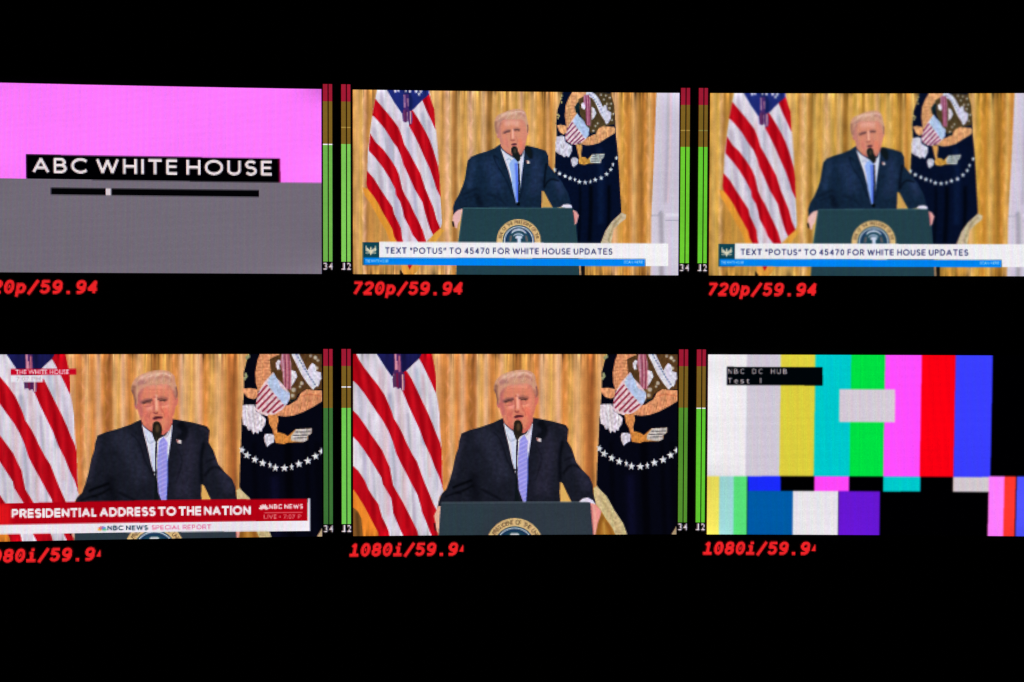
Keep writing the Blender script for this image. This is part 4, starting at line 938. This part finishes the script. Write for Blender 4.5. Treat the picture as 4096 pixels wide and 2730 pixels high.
def meter(t, tile, side, peak=None, lit=1.0, greenc=None):
    c = 1.0 / NPX
    u0 = -.0350 if side == 'l' else 1.0048
    rows = 163
    p = Pic(u0, -.0155, 9, rows)
    gc = tuple(v * .9 for v in (greenc or (124, 212, 84)))
    nb = 155; r1, r2 = 15, 52
    NM = 'level_meter'
    for a, b in ((0, 4), (5, 8)):
        U0, U1 = u0 + a * c, u0 + b * c
        R = lambda k: -.0155 + k * c
        p.rect(U0, R(0), U1, R(r1), (156, 26, 50), NM + '/red_zone')
        p.rect(U0, R(r1), U1, R(r2), (122, 94, 34), NM + '/amber_zone')
        p.rect(U0, R(r2), U1, R(nb), gc, NM + '/green_zone')
        if peak is not None:
            k, cc_ = peak
            p.rect(U0, R(k), U1, R(k + 1), cc_, NM + '/peak_mark')
    s1, s2 = ('1', '2') if side == 'l' else ('3', '4')
    yt, yb = -.0155 + (nb + 1) * c, -.0155 + (nb + 7) * c
    p.text(s1, u0 + (1.4 if s1 == '1' else .2) * c, u0 + (3.1 if s1 == '1' else 3.6) * c, yt, yb, (228, 214, 222), NM + '/channel_number#', bold=.02)
    if s1 == '1': p.rect(u0 + .3 * c, yb - c, u0 + 3.6 * c, yb, (228, 214, 222), NM + '/channel_number')
    p.text(s2, u0 + 4.9 * c, u0 + 8.3 * c, yt, yb, (228, 214, 222), NM + '/channel_number#', bold=.02)
    p.build(t, tile, {NM: 'level meter with white 1 and 2 below' if side == 'l' else 'level meter with white 3 and 4 below'}, drop=True)


def readout(t, tile, s, start, pitch=.0343, cut=False, top=.0215, base=.0640):
    p = Pic(-.03, PICH + .006, 118, 24)
    y0, y1 = PICH + top, PICH + base
    red = (238, 34, 38)
    p.letters(s, start, start + len(s) * pitch, y0, y1, red, 'format_readout', wt=.235, shear=.2, mono=.86)
    for k, ch in enumerate(s):
        if ch == '0':
            p.ell(start + (k + .5) * pitch, (y0 + y1) / 2, .0030, .0062, red, 'format_readout', rot=.3)
    if cut:
        x = start + len(s) * pitch
        p.fill([(x + .001, y1 - .013), (x + .012, y0 + .010), (x + .015, y0 + .010), (x + .015, y1 - .012)], red, 'format_readout')
    p.build(t, tile, {'format_readout': 'red slanted lettering ' + ('1080i/59.94' if cut else '720p/59.94')}, drop=True)


# upper left: name slate
m1 = monitor((0, 0), 'upper left monitor, pink and grey slate reading ABC WHITE HOUSE above a black slider')
p = Pic(0, 0, NPX, 161, cellv=PICH / 161)
p.fr = lambda q: q
p.rect(-.01, -.01, 1.01, .6, (255, 122, 255), 'pink_field')
p.fr = framer(0, 0, 1, Q_ABC)
p.fill([(-120, 711), (104, 713), (1119, 728), (1310, 731), (1310, 1120), (-120, 1120)], (114, 106, 119), 'grey_field')
p.fill([(103, 616), (1118, 633), (1119, 729), (104, 713)], (0, 0, 2), 'name_plate')
p.fill([(1110, 634), (1118, 634), (1119, 729), (1111, 729)], (96, 0, 48), only=['name_plate'])
p.letters('ABC WHITE HOUSE', 127, 1087, 628, 690, (236, 222, 226), 'name_plate/name_text', wt=.185, slope=.0125, gap=.2, space=.26)
p.fill([(199, 750), (1032, 760), (1032, 786), (199, 776)], (2, 2, 4), 'slider')
p.rect(415, 752, 436, 779, (214, 200, 210), 'slider/slider_mark')
p.build(m1, (0, 0), {'name_plate': 'black name plate with white capitals'})
meter(m1, (0, 0), 'r', peak=(52, (250, 245, 250)), greenc=(122, 200, 84))
meter(m1, (0, 0), 'l')
readout(m1, (0, 0), '720p/59.94', -.004)

# upper middle
m2 = monitor((1, 0), 'upper middle monitor, man at teal lectern between two flags, TEXT POTUS caption, sharp picture')
LB = {'curtain': 'gold brocade curtain', 'person': 'blond man in dark suit and blue tie speaking', 'pillar': 'white pillar at the picture edge',
      'striped_flag': 'red and white striped flag with blue canton', 'emblem_flag': 'dark flag with eagle, shield and arc of stars', 'lectern': 'lectern with round gold seal'}
pm = mid_picture((1.0, .98, .96))
pm.build(m2, (1, 0), LB)
meter(m2, (1, 0), 'l', peak=(37, (170, 140, 66)), greenc=(138, 224, 96))
meter(m2, (1, 0), 'r', peak=(37, (170, 140, 66)), greenc=(120, 224, 54))
readout(m2, (1, 0), '720p/59.94', -.004)

# upper right
m3 = monitor((2, 0), 'upper right monitor, man at teal lectern, blurrier TEXT POTUS caption cut at photo edge')
pm = mid_picture((.99, .99, .84), blurred=2.0)
pm.build(m3, (2, 0), LB)
meter(m3, (2, 0), 'l', peak=(37, (140, 130, 66)), greenc=(112, 222, 56))
meter(m3, (2, 0), 'r')
readout(m3, (2, 0), '720p/59.94', -.006)

# lower left: news picture
m4 = monitor((0, 1), 'lower left monitor, speaking man above red banner PRESIDENTIAL ADDRESS TO THE NATION')
pc = close_picture()
F = framer(0, 1380, .60348, Q_NBC)
p = pc; p.fr = F
pass
CB = 'caption_banner'
p.fill([(-130, 1050), (0, 1047), (1000, 1028), (2032, 1016), (2034, 1162), (1000, 1175), (0, 1188), (-130, 1190)], (176, 0, 18), CB + '/red_strip')
p.fill([(-130, 1050), (60, 1046), (60, 1190), (-130, 1190)], (226, 22, 28), soft=14, a=.9, only=[CB + '/red_strip'])
p.fill([(-130, 1190), (0, 1188), (1000, 1175), (2034, 1162), (2036, 1014), (2052, 1014), (2052, 1230), (1000, 1240), (0, 1252), (-130, 1254)], (234, 228, 236), CB)
p.letters('PRESIDENTIAL ADDRESS TO THE NATION', 66, 1648, 1084, 1146, (240, 230, 234), CB + '/headline_text', wt=.25, slope=-.0135, gap=.09, space=.2)
p.letters('NBC NEWS', 1772, 2004, 1054, 1086, (240, 214, 216), CB + '/headline_text', wt=.24, slope=-.012, gap=.14)
p.text('LIVE • 7:07 P', 1738, 1990, 1124, 1150, (236, 150, 150), CB + '/headline_text', bold=.012, slope=-.012, a=.85)
p.line([(1740, 1110), (2000, 1106)], 6, (226, 110, 116), soft=1, a=.9, smooth=False)
def feathers(cx, cy, r, cols):
    for k, c in enumerate(cols):
        a = (k - 2.5) * .58
        p.ell(cx + r * .62 * math.sin(a), cy - r * .55 * math.cos(a), r * .24, r * .5, c, CB + '/logo_feather#', rot=a)
feathers(1737, 1084, 30, [(238, 212, 214)] * 6)
feathers(654, 1226, 28, [(240, 190, 70), (236, 120, 90), (222, 110, 140), (150, 120, 200), (80, 150, 214), (90, 196, 130)])
p.letters('NBC NEWS', 690, 958, 1196, 1229, (30, 56, 78), CB + '/headline_text', wt=.2, slope=-.010, gap=.16)
p.letters('SPECIAL REPORT', 982, 1380, 1194, 1225, (226, 96, 142), CB + '/headline_text', wt=.16, slope=-.012, gap=.16)
# location tag
p.rect(68, 158, 494, 196, (196, 4, 34), 'location_tag')
p.rect(68, 200, 276, 244, (226, 222, 232), 'location_tag/time_tag')
p.text('THE WHITE HOUSE', 98, 446, 162, 192, (240, 212, 220), 'location_tag/tag_text', bold=.02)
p.text('7:07 PM', 104, 262, 208, 236, (180, 160, 170), 'location_tag/tag_text', bold=.01, a=.7)
LC = dict(LB); LC['caption_banner'] = 'red and white news banner'; LC['location_tag'] = 'small red tag THE WHITE HOUSE with white time tag'
p.build(m4, (0, 1), LC)
meter(m4, (0, 1), 'r', greenc=(68, 128, 60))
meter(m4, (0, 1), 'l')
readout(m4, (0, 1), '1080i/59.9', -.012, pitch=.0336, cut=True)

# lower middle
m5 = monitor((1, 1), 'lower middle monitor, close view of man at dark lectern between flags, no caption')
pc = close_picture((1.0, 1.0, 1.0))
pc.build(m5, (1, 1), LB)
meter(m5, (1, 1), 'l', peak=(33, (250, 245, 250)), greenc=(126, 224, 92))
meter(m5, (1, 1), 'r', greenc=(92, 158, 50))
readout(m5, (1, 1), '1080i/59.9', -.0125, pitch=.0336, cut=True)

# lower right: test bars
m6 = monitor((2, 1), 'lower right monitor, colour test bars with small black Test 1 label')
p = Pic(0, 0, NPX, 161, (0, 0, 1), cellv=PICH / 161)
p.ids[:] = p.pid('black_field')
p.fr = framer(2760, 1380, .56776, Q_BARS)
CBN = 'colour_bar#'
tops = [(90, 397, (238, 234, 238)), (397, 636, (208, 200, 214)), (636, 880, (220, 206, 62)), (880, 1132, (0, 200, 204)), (1132, 1370, (0, 222, 66)), (1370, 1626, (255, 78, 255)), (1626, 1862, (252, 0, 18)), (1862, 2120, (58, 62, 255))]
for a, b, c in tops: p.fill([(a, 40), (b, 40), (b - 12, 924), (a - 12, 924)], c, CBN)
for a, b, c in [(90, 200, (242, 226, 92)), (200, 302, (158, 216, 216)), (302, 398, (88, 224, 120))]: p.fill([(a, 924), (b, 924), (b - 4, 1370), (a - 4, 1370)], c, CBN)
for a, b, c in [(402, 634, (26, 42, 250)), (872, 1118, (255, 70, 246)), (1358, 1620, (0, 200, 202)), (1848, 2098, (210, 200, 206))]: p.fill([(a, 924), (b, 924), (b, 1030), (a, 1030)], c, CBN)
for a, b, c in [(400, 722, (0, 90, 166)), (722, 1042, (232, 228, 234)), (1046, 1336, (102, 22, 210))]: p.fill([(a, 1028), (b, 1028), (b - 3, 1370), (a - 3, 1370)], c, CBN)
for a, b, c in [(2098, 2206, (255, 126, 255)), (2206, 2286, (255, 54, 46)), (2292, 2500, (78, 82, 255))]: p.fill([(a, 918), (b, 918), (b - 8, 1370), (a - 8, 1370)], c, CBN)
p.rect(1048, 308, 1440, 541, (212, 202, 214), 'grey_patch')
p.rgb = blur(p.rgb, 1.8, 1.8)
p.rect(253, 155, 930, 284, (0, 4, 8), 'name_plate')
for k, ch in enumerate('NBC DC HUB'):
    if ch != ' ': p.text(ch, 262 + k * 43.2, 290 + k * 43.2, 168, 204, (206, 190, 196), 'name_plate/name_text', bold=.012)
for k, ch in enumerate('Test 1'):
    if ch != ' ': p.text(ch, 262 + (10 if ch == '1' else 0) + k * 43.2, ({'t': 284, '1': 281}.get(ch, 290)) + k * 43.2, 232, 270, (206, 190, 196), 'name_plate/name_text', bold=.012)
p.rgb = blur(p.rgb, 1.2, 1.2)
p.build(m6, (2, 1), {'name_plate': 'small black plate with two lines of white lettering'})
meter(m6, (2, 1), 'l', peak=(52, (240, 240, 236)), greenc=(106, 218, 54))
meter(m6, (2, 1), 'r')
readout(m6, (2, 1), '1080i/59.9', -.0125, pitch=.0336, cut=True)

# ------------------------------------------------------------------ the dark wall behind
slab('wall', -3.2, 3.2, -2.2, 2.2, .05, M_WALL, kind='structure', front=-.0335)
